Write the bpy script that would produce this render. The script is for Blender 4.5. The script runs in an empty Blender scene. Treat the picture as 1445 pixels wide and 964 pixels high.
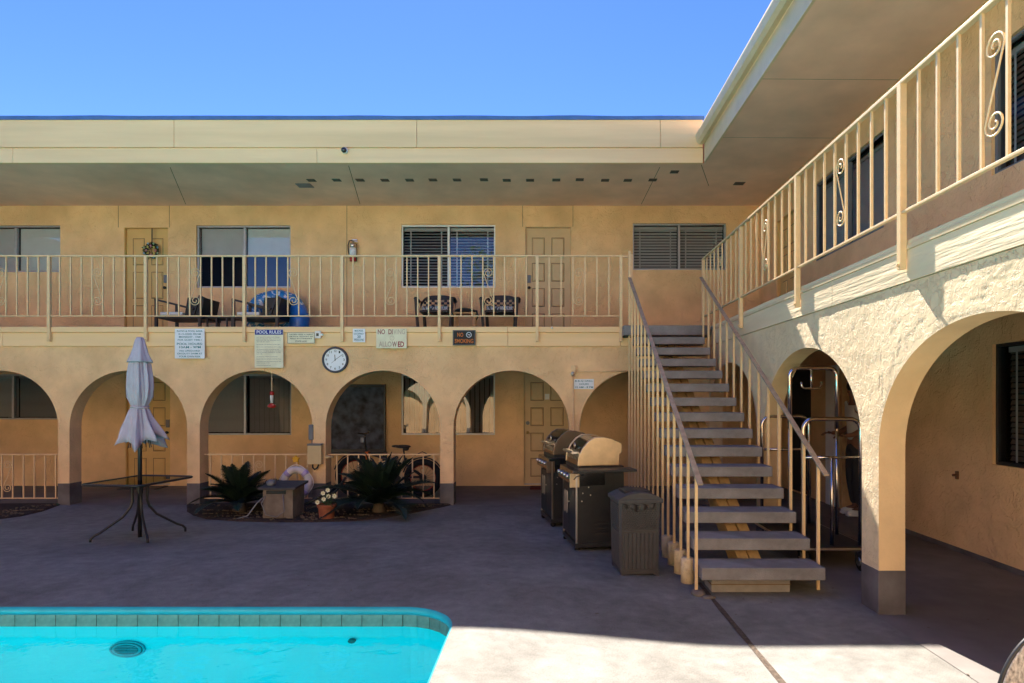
import bpy, bmesh, math, random
from mathutils import Vector, Matrix, noise
random.seed(7)
R = math.radians
sc = bpy.context.scene
COL = sc.collection

# ---------------------------------------------------------------- camera
F = 880.0; CX = 770.0; CY = 563.0; EYE = 1.55
cam = bpy.data.cameras.new('camera'); camo = bpy.data.objects.new('camera', cam); COL.objects.link(camo)
cam.sensor_width = 36; cam.lens = 36 * F / 1445
cam.shift_x = -(CX - 722.5) / 1445; cam.shift_y = (CY - 482) / 1445
cam.clip_start = 0.05; cam.clip_end = 3000
camo.location = (0, 0, EYE); camo.rotation_euler = (R(90), 0, 0)
sc.camera = camo

# ---------------------------------------------------------------- sky and sun
SUN = Vector((-0.165, 1.0, 1.1)).normalized()          # towards the sun
elev = math.asin(SUN.z); az = math.atan2(SUN.x, SUN.y)
w = bpy.data.worlds.new('World'); sc.world = w; w.use_nodes = True
nt = w.node_tree; nt.nodes.clear()
sky = nt.nodes.new('ShaderNodeTexSky'); sky.sky_type = 'NISHITA'; sky.sun_disc = False
sky.sun_elevation = elev; sky.sun_rotation = az
sky.air_density = 1.0; sky.dust_density = 0.08; sky.ozone_density = 3.5; sky.altitude = 2500
bg = nt.nodes.new('ShaderNodeBackground'); bg.inputs['Strength'].default_value = 0.056
wo = nt.nodes.new('ShaderNodeOutputWorld')
hs = nt.nodes.new('ShaderNodeHueSaturation'); hs.inputs['Saturation'].default_value = 1.22; hs.inputs['Value'].default_value = 1; hs.inputs['Hue'].default_value = .519
nt.links.new(sky.outputs[0], hs.inputs['Color']); nt.links.new(hs.outputs[0], bg.inputs[0]); nt.links.new(bg.outputs[0], wo.inputs[0])
sl = bpy.data.lights.new('sun', 'SUN'); sl.energy = 3.9; sl.angle = R(0.5); sl.color = (1.0, 0.92, 0.82)
so = bpy.data.objects.new('sun', sl); COL.objects.link(so)
so.rotation_euler = SUN.to_track_quat('Z', 'Y').to_euler(); so.location = (0, 30, 40)
sc.view_settings.view_transform = 'Standard'; sc.view_settings.look = 'None'
sc.view_settings.gamma = 1; sc.view_settings.use_curve_mapping = False
sc.view_settings.exposure = 2.44
try:
    sc.cycles.max_bounces = 14; sc.cycles.diffuse_bounces = 8; sc.cycles.glossy_bounces = 4
    sc.cycles.transparent_max_bounces = 12; sc.cycles.caustics_reflective = False; sc.cycles.caustics_refractive = False
    sc.cycles.use_denoising = True
except Exception: pass

def XP(px, Y): return (px - CX) * Y / F
def ZP(py, Y): return EYE + (CY - py) * Y / F

# ---------------------------------------------------------------- materials
def mat(name, col, rough=0.7, metal=0.0, var=0.1, vscale=6.0, bump=0.0, bscale=60.0, bdist=0.01, detail=6,
        stain=0.0, sscale=0.8, spec=0.3, stretch=None, col2=None, coat=0.0, knock=0, kd=.006, streak=0, speck=0):
    m = bpy.data.materials.new(name); m.use_nodes = True
    n = m.node_tree.nodes; l = m.node_tree.links; b = n['Principled BSDF']
    b.inputs['Roughness'].default_value = rough; b.inputs['Metallic'].default_value = metal
    b.inputs['Specular IOR Level'].default_value = spec; b.inputs['Coat Weight'].default_value = coat
    tc = n.new('ShaderNodeTexCoord'); src = tc.outputs['Object']
    if stretch:
        mp = n.new('ShaderNodeMapping'); mp.inputs['Scale'].default_value = stretch
        l.new(src, mp.inputs[0]); src = mp.outputs[0]
    def nz(scale, det=5):
        t = n.new('ShaderNodeTexNoise'); t.inputs['Scale'].default_value = scale; t.inputs['Detail'].default_value = det
        l.new(src, t.inputs['Vector']); return t.outputs['Fac']
    def ramp(fac, c0, c1, a=0.3, c=0.7):
        r = n.new('ShaderNodeValToRGB'); r.color_ramp.elements[0].position = a; r.color_ramp.elements[1].position = c
        r.color_ramp.elements[0].color = (*c0, 1); r.color_ramp.elements[1].color = (*c1, 1)
        l.new(fac, r.inputs[0]); return r.outputs[0]
    c0 = tuple(max(0, x * (1 - var)) for x in col); c1 = tuple(min(1, x * (1 + var)) for x in (col2 or col))
    out = ramp(nz(vscale), c0, c1)
    if stain > 0:
        mx = n.new('ShaderNodeMix'); mx.data_type = 'RGBA'; mx.blend_type = 'MULTIPLY'; mx.inputs[0].default_value = 1
        l.new(out, mx.inputs[6]); s = 1 - stain
        l.new(ramp(nz(sscale, 8), (s, s * 0.98, s * 0.95), (1, 1, 1), 0.35, 0.6), mx.inputs[7]); out = mx.outputs[2]
    if streak > 0:
        mp = n.new('ShaderNodeMapping'); mp.inputs['Scale'].default_value = (7, 7, .55); l.new(tc.outputs['Object'], mp.inputs[0])
        t = n.new('ShaderNodeTexNoise'); t.inputs['Scale'].default_value = 1; t.inputs['Detail'].default_value = 6; l.new(mp.outputs[0], t.inputs['Vector'])
        mx = n.new('ShaderNodeMix'); mx.data_type = 'RGBA'; mx.blend_type = 'MULTIPLY'; mx.inputs[0].default_value = 1; s = 1 - streak
        l.new(out, mx.inputs[6]); l.new(ramp(t.outputs['Fac'], (s, s*.97, s*.93), (1, 1, 1), .38, .52), mx.inputs[7]); out = mx.outputs[2]
    if speck > 0:
        t = n.new('ShaderNodeTexNoise'); t.inputs['Scale'].default_value = 170; t.inputs['Detail'].default_value = 3; l.new(tc.outputs['Object'], t.inputs['Vector'])
        t2 = n.new('ShaderNodeTexNoise'); t2.inputs['Scale'].default_value = 2.3; t2.inputs['Detail'].default_value = 12; t2.inputs['Roughness'].default_value = .7; t2.inputs['Distortion'].default_value = .4; l.new(tc.outputs['Object'], t2.inputs['Vector'])
        for fac, lo in ((t.outputs['Fac'], 1 - speck), (t2.outputs['Fac'], 1 - speck * .8)):
            mx = n.new('ShaderNodeMix'); mx.data_type = 'RGBA'; mx.blend_type = 'MULTIPLY'; mx.inputs[0].default_value = 1
            l.new(out, mx.inputs[6]); l.new(ramp(fac, (lo, lo, lo), (1, 1, 1), .36, .56), mx.inputs[7]); out = mx.outputs[2]
    l.new(out, b.inputs['Base Color'])
    if bump > 0:
        bp = n.new('ShaderNodeBump'); bp.inputs['Strength'].default_value = bump; bp.inputs['Distance'].default_value = bdist
        l.new(nz(bscale, detail), bp.inputs['Height']); l.new(bp.outputs[0], b.inputs['Normal'])
        if knock:
            t = n.new('ShaderNodeTexNoise'); t.inputs['Scale'].default_value = knock; t.inputs['Detail'].default_value = 6
            t.inputs['Roughness'].default_value = .62; t.inputs['Distortion'].default_value = .5; l.new(src, t.inputs['Vector'])
            mr = n.new('ShaderNodeMapRange'); mr.interpolation_type = 'SMOOTHSTEP'
            mr.inputs['From Min'].default_value = .47; mr.inputs['From Max'].default_value = .53; l.new(t.outputs['Fac'], mr.inputs['Value'])
            b2 = n.new('ShaderNodeBump'); b2.inputs['Strength'].default_value = 1; b2.inputs['Distance'].default_value = kd
            l.new(mr.outputs[0], b2.inputs['Height']); l.new(b2.outputs[0], bp.inputs['Normal'])
    return m

STUC = (0.88, 0.595, 0.33)
M = {}
M['stucco'] = mat('stucco', STUC, .9, var=.07, vscale=5, bump=.7, bscale=50, bdist=.010, knock=6, kd=.003, stain=.16, sscale=1.1, spec=.1)
M['stucco_wall'] = mat('stucco_wall', (0.87, 0.57, 0.30), .9, var=.09, vscale=2.6, bump=.7, bscale=40, bdist=.012, knock=5, kd=.004, stain=.20, sscale=.9, spec=.1)
M['stucco_rough'] = mat('stucco_rough', (0.83, 0.65, 0.40), .66, var=.06, vscale=9, bump=.5, bscale=60, bdist=.004, detail=8, stain=.08, sscale=1.2, spec=.6, knock=17, kd=.0035)
M['board'] = mat('painted_board', (0.92, 0.64, 0.35), .75, var=.05, vscale=4, bump=.35, bscale=10, bdist=.01, stain=.08, sscale=1.5, spec=.2, stretch=(.15, 1, 2.5))
M['board_side'] = mat('painted_rough_board', (0.84, 0.68, 0.44), .58, var=.06, vscale=4, bump=.7, bscale=12, bdist=.010, stain=.10, sscale=1.5, spec=.6, stretch=(1, .25, 3))
M['soffit'] = mat('soffit_board', (0.93, 0.62, 0.46), .9, var=.06, vscale=3, bump=.15, bscale=50, stain=.16, sscale=.7, spec=.1)
M['rail'] = mat('painted_iron', (0.78, 0.55, 0.30), .45, var=.06, vscale=20, spec=.4)
M['handrail'] = mat('worn_handrail', (0.36, 0.28, 0.20), .45, var=.22, vscale=14, spec=.4)
M['concrete'] = mat('pool_deck_concrete', (0.240, 0.232, 0.212), .85, var=.13, vscale=11, bump=.5, bscale=60, bdist=.006, detail=9, speck=.26, stain=.18, sscale=.9, spec=.15)
M['walk'] = mat('walkway_paint', (0.20, 0.18, 0.165), .8, var=.10, vscale=5, bump=.3, bscale=80, bdist=.003, stain=.25, sscale=.8, spec=.2)
M['basegrey'] = mat('grey_base_paint', (0.15, 0.135, 0.135), .7, var=.16, vscale=7, bump=.4, bscale=40, bdist=.005, stain=.3, sscale=4, spec=.25)
M['tread'] = mat('grey_tread_paint', (0.275, 0.265, 0.27), .75, var=.12, vscale=8, bump=.5, bscale=60, bdist=.005, speck=.25, stain=.25, sscale=3, spec=.2)
M['door'] = mat('door_paint', (0.66, 0.42, 0.16), .5, var=.05, vscale=6, spec=.35)
M['doorgrey'] = mat('taupe_door_paint', (0.62, 0.43, 0.23), .5, var=.05, vscale=6, spec=.35)
M['groove'] = mat('groove_shadow', (0.20, 0.13, 0.07), .9, var=.1)
M['alum'] = mat('aluminium_frame', (0.42, 0.42, 0.43), .45, metal=.5, var=.08, vscale=20)
M['white'] = mat('white_paint', (0.78, 0.77, 0.74), .5, var=.04)
M['blind'] = mat('blind_slat', (0.62, 0.61, 0.58), .6, var=.05)
M['curtain'] = mat('curtain_fabric', (0.55, 0.53, 0.50), .9, var=.08)
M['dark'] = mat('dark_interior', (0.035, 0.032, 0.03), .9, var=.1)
M['black'] = mat('black_metal', (0.018, 0.018, 0.02), .4, var=.15, vscale=20, spec=.5)
M['blackplastic'] = mat('black_plastic', (0.02, 0.019, 0.02), .5, var=.15, vscale=15, spec=.4)
M['rubber'] = mat('rubber', (0.014, 0.014, 0.015), .8, var=.2, vscale=30, bump=.4, bscale=80)
M['wicker'] = mat('dark_resin', (0.022, 0.017, 0.017), .5, var=.2, vscale=30, spec=.4)
M['steel'] = mat('stainless', (0.62, 0.58, 0.54), .28, metal=1, var=.08, vscale=10)
M['steelwarm'] = mat('stainless_tan_reflection', (0.62, 0.48, 0.31), .36, metal=.85, var=.25, vscale=5)  # stainless with its tan reflection put into the base colour
M['chrome'] = mat('chrome', (0.66, 0.62, 0.58), .16, metal=1, var=.06, vscale=14)
M['lidblack'] = mat('black_enamel', (0.012, 0.012, 0.013), .18, var=.1, spec=.7, coat=.5)
M['trash'] = mat('charcoal_resin', (0.065, 0.063, 0.067), .6, var=.12, vscale=18, bump=.2, bscale=120, bdist=.003, spec=.3)
M['fabric'] = mat('lavender_canvas', (0.47, 0.40, 0.50), .9, var=.07, vscale=8, bump=.3, bscale=300, bdist=.001, stain=.12, sscale=5)
M['soil'] = mat('soil', (0.045, 0.032, 0.024), .95, var=.35, vscale=30, bump=.8, bscale=60, bdist=.02)
M['leaf'] = mat('palm_leaf', (0.012, 0.024, 0.014), .5, var=.35, vscale=12, spec=.4)
M['leaf2'] = mat('plant_leaf', (0.05, 0.10, 0.03), .6, var=.35, vscale=12)
M['terracotta'] = mat('terracotta', (0.26, 0.085, 0.045), .85, var=.18, vscale=12, bump=.3, bscale=60)
M['pumpbox'] = mat('pump_cover', (0.20, 0.165, 0.135), .75, var=.12, vscale=10, stain=.2, sscale=5)
M['slate'] = mat('dark_lid', (0.06, 0.06, 0.065), .7, var=.2, vscale=12)
M['ring'] = mat('ring_foam', (0.68, 0.62, 0.60), .6, var=.08, vscale=14, stain=.15, sscale=8)
M['purple'] = mat('ring_strap', (0.40, 0.33, 0.55), .7, var=.1)
M['yellow'] = mat('yellow_foam', (0.65, 0.36, 0.03), .6, var=.15)
M['red'] = mat('red_paint', (0.40, 0.02, 0.02), .4, var=.12, spec=.5)
M['orange'] = mat('orange_paint', (0.65, 0.14, 0.02), .4, var=.1)
M['rimred'] = mat('rim_paint', (0.42, 0.05, 0.025), .4, var=.1)
M['brass'] = mat('brass', (0.6, 0.42, 0.16), .3, metal=1)
M['floatblue'] = mat('float_vinyl', (0.02, 0.16, 0.55), .3, var=.3, vscale=6, spec=.5)
M['south'] = mat('pale_stucco', (0.80, 0.60, 0.38), .9, var=.07, vscale=5, bump=.4, bscale=55, stain=.1)  # pale so that the unseen south wing bounces more sun
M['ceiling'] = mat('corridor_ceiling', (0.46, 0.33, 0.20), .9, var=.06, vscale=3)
M['block'] = mat('cement_block', (0.30, 0.27, 0.24), .85, var=.12, vscale=12, bump=.4, bscale=60)
M['reveal'] = mat('arch_reveal', (0.82, 0.58, 0.32), .85, var=.06, vscale=6, bump=.5, bscale=50, bdist=.006, stain=.10, sscale=1.3, spec=.15)  # warmer than the rough wall: bounced light put into the colour
M['rust'] = mat('rusty_brass', (0.16, 0.08, 0.04), .6)
M['signwhite'] = mat('sign_white', (0.80, 0.84, 0.90), .5, var=.04, stain=.06, sscale=9)
M['signcream'] = mat('sign_cream', (0.80, 0.78, 0.58), .5, var=.05, stain=.1, sscale=7)
M['teal'] = mat('teal_ink', (0.0, 0.17, 0.20), .6, var=.05)
M['navy'] = mat('navy_ink', (0.01, 0.03, 0.25), .5, var=.05)
M['ink'] = mat('grey_ink', (0.14, 0.15, 0.17), .6, var=.1)
M['blackink'] = mat('black_ink', (0.02, 0.02, 0.02), .6, var=.1)
M['redink'] = mat('red_ink', (0.32, 0.02, 0.04), .6, var=.1)
M['fadedred'] = mat('faded_red_ink', (0.36, 0.15, 0.13), .7, var=.25, vscale=30)
M['palered'] = mat('washed_out_ink', (0.50, 0.42, 0.32), .7, var=.2, vscale=30)
M['orangeink'] = mat('orange_ink', (0.62, 0.17, 0.03), .6, var=.1)
M['clockface'] = mat('clock_face', (0.78, 0.84, 0.90), .4, var=.03)
M['roofblue'] = mat('roof_flashing', (0.10, 0.20, 0.36), .35, metal=.4, var=.12, vscale=5)
M['gutter'] = mat('gutter_paint', (0.74, 0.58, 0.36), .5, var=.06, vscale=6, stain=.1)
M['timber'] = mat('stringer_timber', (0.55, 0.36, 0.17), .75, var=.12, vscale=8, bump=.4, bscale=20, stretch=(3, .4, 3))
M['tile'] = mat('stone_tile', (0.075, 0.125, 0.12), .35, var=.4, vscale=9, col2=(0.13, 0.175, 0.165), spec=.5)
M['grout'] = mat('grout', (0.015, 0.09, 0.10), .9)
M['coping'] = mat('coping_water_glow', (0.02, 0.30, 0.40), .45, var=.10, vscale=8, spec=.4)  # glow of the pool water put into the lip colour
M['basin'] = mat('pool_plaster', (0.01, 0.76, 0.84), .8, var=.03, vscale=2)
M['blind_dark'] = mat('brown_blind', (.20, .16, .125), .6)
M['drain'] = mat('drain_plastic', (0.01, 0.38, 0.46), .5, var=.1)
M['skin'] = mat('skin', (0.22, 0.11, 0.07), .6, var=.06)
M['hair'] = mat('hair', (0.015, 0.012, 0.010), .6)
M['cloth_white'] = mat('shirt_cotton', (0.55, 0.54, 0.52), .9)
M['cloth_dark'] = mat('trouser_cotton', (0.04, 0.04, 0.045), .9)
M['bark'] = mat('bark', (0.12, 0.09, 0.06), .9, var=.2, vscale=10, bump=.6, bscale=20)
M['matred'] = mat('doormat_fibre', (0.10, 0.02, 0.02), .95, var=.3, vscale=60)
M['sling'] = mat('woven_sling', (0.42, 0.37, 0.34), .85, var=.45, vscale=120, bump=.8, bscale=160, bdist=.004, col2=(0.55, 0.50, 0.47), stretch=(1, 1, .5))
M['plastic_grey'] = mat('grey_plastic', (0.16, 0.17, 0.19), .5, var=.08)
M['cream_metal'] = mat('cream_metal', (0.58, 0.44, 0.24), .5, var=.05)
M['petal'] = mat('white_petal', (0.72, 0.72, 0.50), .6, var=.08)
M['hose'] = mat('hose_rubber', (0.20, 0.21, 0.24), .5, var=.1)
M['cushion'] = None

def glass_mat(name, tint=(.75, .78, .8), refl=.07, ior=1.45):
    m = bpy.data.materials.new(name); m.use_nodes = True
    n = m.node_tree.nodes; l = m.node_tree.links; n.clear()
    o = n.new('ShaderNodeOutputMaterial'); mx = n.new('ShaderNodeMixShader')
    t = n.new('ShaderNodeBsdfTransparent'); t.inputs[0].default_value = (*tint, 1)
    g = n.new('ShaderNodeBsdfGlossy'); g.inputs['Roughness'].default_value = .0
    fr = n.new('ShaderNodeFresnel'); fr.inputs[0].default_value = ior
    ad = n.new('ShaderNodeMath'); ad.inputs[1].default_value = refl; ad.use_clamp = True
    nz = n.new('ShaderNodeTexNoise'); nz.inputs['Scale'].default_value = 1.2
    tc = n.new('ShaderNodeTexCoord'); l.new(tc.outputs['Object'], nz.inputs['Vector'])
    bp = n.new('ShaderNodeBump'); bp.inputs['Strength'].default_value = .06; bp.inputs['Distance'].default_value = .02
    l.new(nz.outputs[0], bp.inputs['Height']); l.new(bp.outputs[0], g.inputs['Normal'])
    l.new(fr.outputs[0], ad.inputs[0]); l.new(ad.outputs[0], mx.inputs[0])
    l.new(t.outputs[0], mx.inputs[1]); l.new(g.outputs[0], mx.inputs[2]); l.new(mx.outputs[0], o.inputs[0])
    return m
M['glass'] = glass_mat('window_glass', (.85, .87, .88), .06)
M['screen'] = glass_mat('screened_glass', (.68, .68, .69), .0, 1.15)
M['glasslow'] = glass_mat('corridor_glass', (.50, .51, .52), .07)
M['dimglass'] = glass_mat('shaded_glass', (.55, .55, .57), .0, 1.2)
M['tableglass'] = glass_mat('table_glass', (.16, .16, .17), .02)

def water_mat():
    m = glass_mat('pool_water', (.40, .97, .96), .0, 1.30); n = m.node_tree.nodes
    for q in n:
        if q.type == 'TEX_NOISE': q.inputs['Scale'].default_value = 5; q.inputs['Detail'].default_value = 3
        if q.type == 'BUMP': q.inputs['Strength'].default_value = .35; q.inputs['Distance'].default_value = .02
    return m
M['water'] = water_mat()

def pattern_mat(name, c0, c1, scale, thr=.5, rough=.7, dist=2.0):
    m = bpy.data.materials.new(name); m.use_nodes = True
    n = m.node_tree.nodes; l = m.node_tree.links; b = n['Principled BSDF']; b.inputs['Roughness'].default_value = rough
    tc = n.new('ShaderNodeTexCoord'); t = n.new('ShaderNodeTexNoise'); t.inputs['Scale'].default_value = scale
    t.inputs['Distortion'].default_value = dist; t.inputs['Detail'].default_value = 3
    r = n.new('ShaderNodeValToRGB'); r.color_ramp.elements[0].position = thr - .03; r.color_ramp.elements[1].position = thr + .03
    r.color_ramp.elements[0].color = (*c0, 1); r.color_ramp.elements[1].color = (*c1, 1)
    l.new(tc.outputs['Object'], t.inputs['Vector']); l.new(t.outputs[0], r.inputs[0]); l.new(r.outputs[0], b.inputs['Base Color'])
    return m
M['cushion'] = pattern_mat('patterned_cushion', (.03, .03, .035), (.42, .42, .45), 16, .5)
M['float'] = pattern_mat('patterned_float', (.02, .20, .50), (.66, .68, .76), 4.5, .55, .3, 3)
M['canvas'] = mat('dark_canvas', (.014, .018, .034), .6, var=.7, vscale=7, col2=(.05, .062, .09), bump=.4, bscale=30)

# ---------------------------------------------------------------- mesh builder
class MB:
    def __init__(s): s.v = []; s.f = []
    def quad(s, a, b, c, d):
        i = len(s.v); s.v += [tuple(a), tuple(b), tuple(c), tuple(d)]; s.f.append((i, i+1, i+2, i+3)); return s
    def box(s, x0, x1, y0, y1, z0, z1, mx=None):
        i = len(s.v)
        p = [Vector((x, y, z)) for z in (z0, z1) for y in (y0, y1) for x in (x0, x1)]
        if mx is not None: p = [mx @ q for q in p]
        s.v += [tuple(q) for q in p]
        for f in ((0, 2, 3, 1), (4, 5, 7, 6), (0, 1, 5, 4), (2, 6, 7, 3), (0, 4, 6, 2), (1, 3, 7, 5)): s.f.append(tuple(i + k for k in f))
        return s
    def bar(s, a, b, w, h, up=(0, 0, 1)):
        a = Vector(a); b = Vector(b); d = b - a; L = d.length; d.normalize(); up = Vector(up)
        if abs(d.dot(up)) > .99: up = Vector((0, 1, 0))
        x = d.cross(up).normalized(); z = x.cross(d)
        m = Matrix((x, d, z)).transposed().to_4x4(); m.translation = a
        return s.box(-w/2, w/2, 0, L, -h/2, h/2, m)
    def tube(s, pts, r, seg=8, closed=False, cap=True):
        pts = [Vector(p) for p in pts]; n = len(pts); rr = r if isinstance(r, (list, tuple)) else [r] * n
        base = len(s.v); N = None
        for i, p in enumerate(pts):
            if closed: t = pts[(i+1) % n] - pts[i-1]
            else: t = pts[min(i+1, n-1)] - pts[max(i-1, 0)]
            if t.length < 1e-9: t = Vector((0, 0, 1))
            t.normalize()
            if N is None:
                N = t.cross(Vector((0, 0, 1)))
                if N.length < 1e-3: N = t.cross(Vector((0, 1, 0)))
            N = (N - t * N.dot(t)).normalized(); B = t.cross(N)
            for k in range(seg):
                a = 2 * math.pi * k / seg
                s.v.append(tuple(p + rr[i] * (math.cos(a) * N + math.sin(a) * B)))
        for i in range(n if closed else n - 1):
            j = (i + 1) % n
            for k in range(seg):
                k2 = (k + 1) % seg
                s.f.append((base + i*seg + k, base + i*seg + k2, base + j*seg + k2, base + j*seg + k))
        if cap and not closed:
            s.f.append(tuple(base + k for k in range(seg))[::-1]); s.f.append(tuple(base + (n-1)*seg + k for k in range(seg)))
        return s
    def lathe(s, prof, seg=20, c=(0, 0, 0), ax='z', rf=None):
        base = len(s.v); n = len(prof)
        for (r, z) in prof:
            for k in range(seg):
                a = 2 * math.pi * k / seg; q = r * (rf(a, z) if rf else 1)
                p = (q * math.cos(a), q * math.sin(a), z)
                if ax == 'y': p = (p[0], p[2], p[1])
                if ax == 'x': p = (p[2], p[0], p[1])
                s.v.append((p[0] + c[0], p[1] + c[1], p[2] + c[2]))
        for i in range(n - 1):
            for k in range(seg):
                k2 = (k + 1) % seg
                s.f.append((base + i*seg + k, base + i*seg + k2, base + (i+1)*seg + k2, base + (i+1)*seg + k))
        if prof[0][0] > 1e-5: s.f.append(tuple(base + k for k in range(seg))[::-1])
        if prof[-1][0] > 1e-5: s.f.append(tuple(base + (n-1)*seg + k for k in range(seg)))
        return s
    def prism(s, poly, a, b, ax='x'):
        """poly of 2D points, extruded from a to b along ax. ax x: (y,z); y: (x,z); z: (x,y)"""
        n = len(poly); base = len(s.v)
        for t in (a, b):
            for (p, q) in poly: s.v.append({'x': (t, p, q), 'y': (p, t, q), 'z': (p, q, t)}[ax])
        s.f.append(tuple(base + k for k in range(n))); s.f.append(tuple(base + n + k for k in range(n))[::-1])
        for k in range(n):
            k2 = (k + 1) % n; s.f.append((base + k, base + n + k, base + n + k2, base + k2))
        return s
    def ball(s, c, r, seg=10, sq=(1, 1, 1)):
        pr = []
        base = len(s.v); m = seg // 2 + 1
        for i in range(m + 1):
            th = math.pi * i / m
            for k in range(seg):
                a = 2*math.pi*k/seg
                s.v.append((c[0] + r*sq[0]*math.sin(th)*math.cos(a), c[1] + r*sq[1]*math.sin(th)*math.sin(a), c[2] + r*sq[2]*math.cos(th)))
        for i in range(m):
            for k in range(seg):
                k2 = (k+1) % seg; s.f.append((base+i*seg+k, base+(i+1)*seg+k, base+(i+1)*seg+k2, base+i*seg+k2))
        return s
    raw = False
    def mesh(s, name, m, smooth=False):
        me = bpy.data.meshes.new(name); me.from_pydata(s.v, [], s.f)
        bm = bmesh.new(); bm.from_mesh(me); bmesh.ops.remove_doubles(bm, verts=bm.verts, dist=1e-6)
        bmesh.ops.dissolve_degenerate(bm, edges=bm.edges, dist=1e-7)
        if not s.raw: bmesh.ops.recalc_face_normals(bm, faces=bm.faces)
        bm.to_mesh(me); bm.free()
        me.materials.append(m)
        if smooth: me.shade_smooth()
        return me
    def build(s, name, m, parent=None, smooth=False, bevel=0.0, loc=None, rz=None):
        me = s.mesh(name, m, smooth or bevel > 0)
        return inst(name, me, parent, loc, rz, bevel)

def inst(name, me, parent=None, loc=None, rz=None, bevel=0.0):
    o = bpy.data.objects.new(name, me); COL.objects.link(o)
    if parent: o.parent = parent
    if loc is not None: o.location = loc
    if rz is not None: o.rotation_euler = (0, 0, rz) if not isinstance(rz, tuple) else rz
    if bevel > 0:
        b = o.modifiers.new('bevel', 'BEVEL'); b.width = bevel; b.segments = 2; b.limit_method = 'ANGLE'; b.angle_limit = R(50)
        b.harden_normals = True
    return o

def tag(o, label, cat, group=None, kind=None):
    o['label'] = label; o['category'] = cat
    if group: o['group'] = group
    if kind: o['kind'] = kind
    return o
def thing(name, label, cat, loc=(0, 0, 0), rz=0, group=None):
    o = bpy.data.objects.new(name, None); COL.objects.link(o); o.empty_display_size = .1
    o.location = loc; o.rotation_euler = (0, 0, rz)
    return tag(o, label, cat, group)
def node(name, parent, loc=(0, 0, 0), rz=0):
    o = bpy.data.objects.new(name, None); COL.objects.link(o); o.parent = parent
    o.location = loc; o.rotation_euler = (0, 0, rz); o.empty_display_size = .1
    return o
def kids(o): return [c for c in ALLKIDS.get(o.name, [])]
def copy_tree(o, loc, rz=None, label=None):
    """copy a thing with its parts and their sub-parts"""
    def cp(src, par):
        c = src.copy(); COL.objects.link(c)
        if par: c.parent = par
        for ch in src.children: cp(ch, c)
        return c
    c = cp(o, None); c.location = loc
    if rz is not None: c.rotation_euler = (0, 0, rz)
    if label: c['label'] = label
    return c
def struct(o): o['kind'] = 'structure'; return o

TEXTS = []
def text(body, x, z, width, h, m, parent, y=-.006, bold=.012):
    """flat print in Blender's built-in face, facing -Y; fitted later to width x cap height h"""
    cu = bpy.data.curves.new('lettering', 'FONT'); cu.body = body; cu.align_x = 'CENTER'; cu.align_y = 'CENTER'
    cu.size = 1; cu.offset = bold; cu.resolution_u = 3; cu.extrude = .0004 ; cu.materials.append(m)
    o = bpy.data.objects.new('lettering', cu); COL.objects.link(o); o.parent = parent
    o.location = (x, y, z); o.rotation_euler = (R(90), 0, 0); TEXTS.append((o, width, h)); return o
def fit_texts():
    bpy.context.view_layer.update()
    for o, wd, h in TEXTS:
        d = o.dimensions
        if d.x > 0: o.scale = (wd / d.x, h / max(d.y, .3), 1)
    dg = bpy.context.evaluated_depsgraph_get()
    for o, wd, h in TEXTS:
        me = bpy.data.meshes.new_from_object(o.evaluated_get(dg)); n = bpy.data.objects.new('lettering', me); COL.objects.link(n)
        n.parent = o.parent; n.location = o.location; n.rotation_euler = o.rotation_euler; n.scale = o.scale
        if not me.materials: me.materials.append(o.data.materials[0])
    for o, wd, h in TEXTS: bpy.data.objects.remove(o)

def sm(t): t = max(0, min(1, t)); return t*t*(3-2*t)
def gz(x, y):
    return .09 * sm((1.3 - x) / 1.9) * sm((7.9 - y) / 3.2)
# ================================================================ ground, pool
def ground_mesh():
    mb = MB(); far = 1.0
    n = 34; ts = [(j / n) ** 1.6 for j in range(n + 1)]
    def grid(rows):
        for a, b in zip(rows[:-1], rows[1:]):
            for i in range(len(a) - 1): mb.quad(a[i], a[i+1], b[i+1], b[i])
    def V(x, y): return (x, y, gz(x, y))
    xs = [-16 + 15 * i / 46 for i in range(47)]
    grid([[V(x, 4.38 + (22 - 4.38) * t) for x in xs] for t in ts])
    ys = [-12 + 15.98 * i / 50 for i in range(51)]
    grid([[V(-.6 + 9.6 * t, y) for y in ys] for t in ts])
    arc = []; K = 16
    for k in range(K + 1):
        a = R(90 - 90 * k / K); p = (-1 + .4 * math.cos(a), 3.98 + .4 * math.sin(a))
        if k <= K // 2: q = (-1 + 10 * k / (K / 2), 22)
        else: q = (9, 22 - (22 - 3.98) * (k - K / 2) / (K / 2))
        arc.append([V(p[0] + (q[0]-p[0]) * t, p[1] + (q[1]-p[1]) * t) for t in ts])
    grid(arc)
    # ring of plain ground out to the horizon
    z = 0
    for (x0, x1, y0, y1) in ((-400, 400, 22, 400), (-400, 400, -400, -12), (-400, -16, -12, 22), (9, 400, -12, 22)):
        mb.quad((x0, y0, z), (x1, y0, z), (x1, y1, z), (x0, y1, z))
    # deck west and south of the pool
    mb.quad((-16, -12, .09), (-9, -12, .09), (-9, 4.38, .09), (-16, 4.38, .09))
    mb.quad((-9, -12, .09), (-.6, -12, .09), (-.6, -2.6, .09), (-9, -2.6, .09))
    return mb
struct(ground_mesh().build('ground', M['concrete'], smooth=True))

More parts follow.
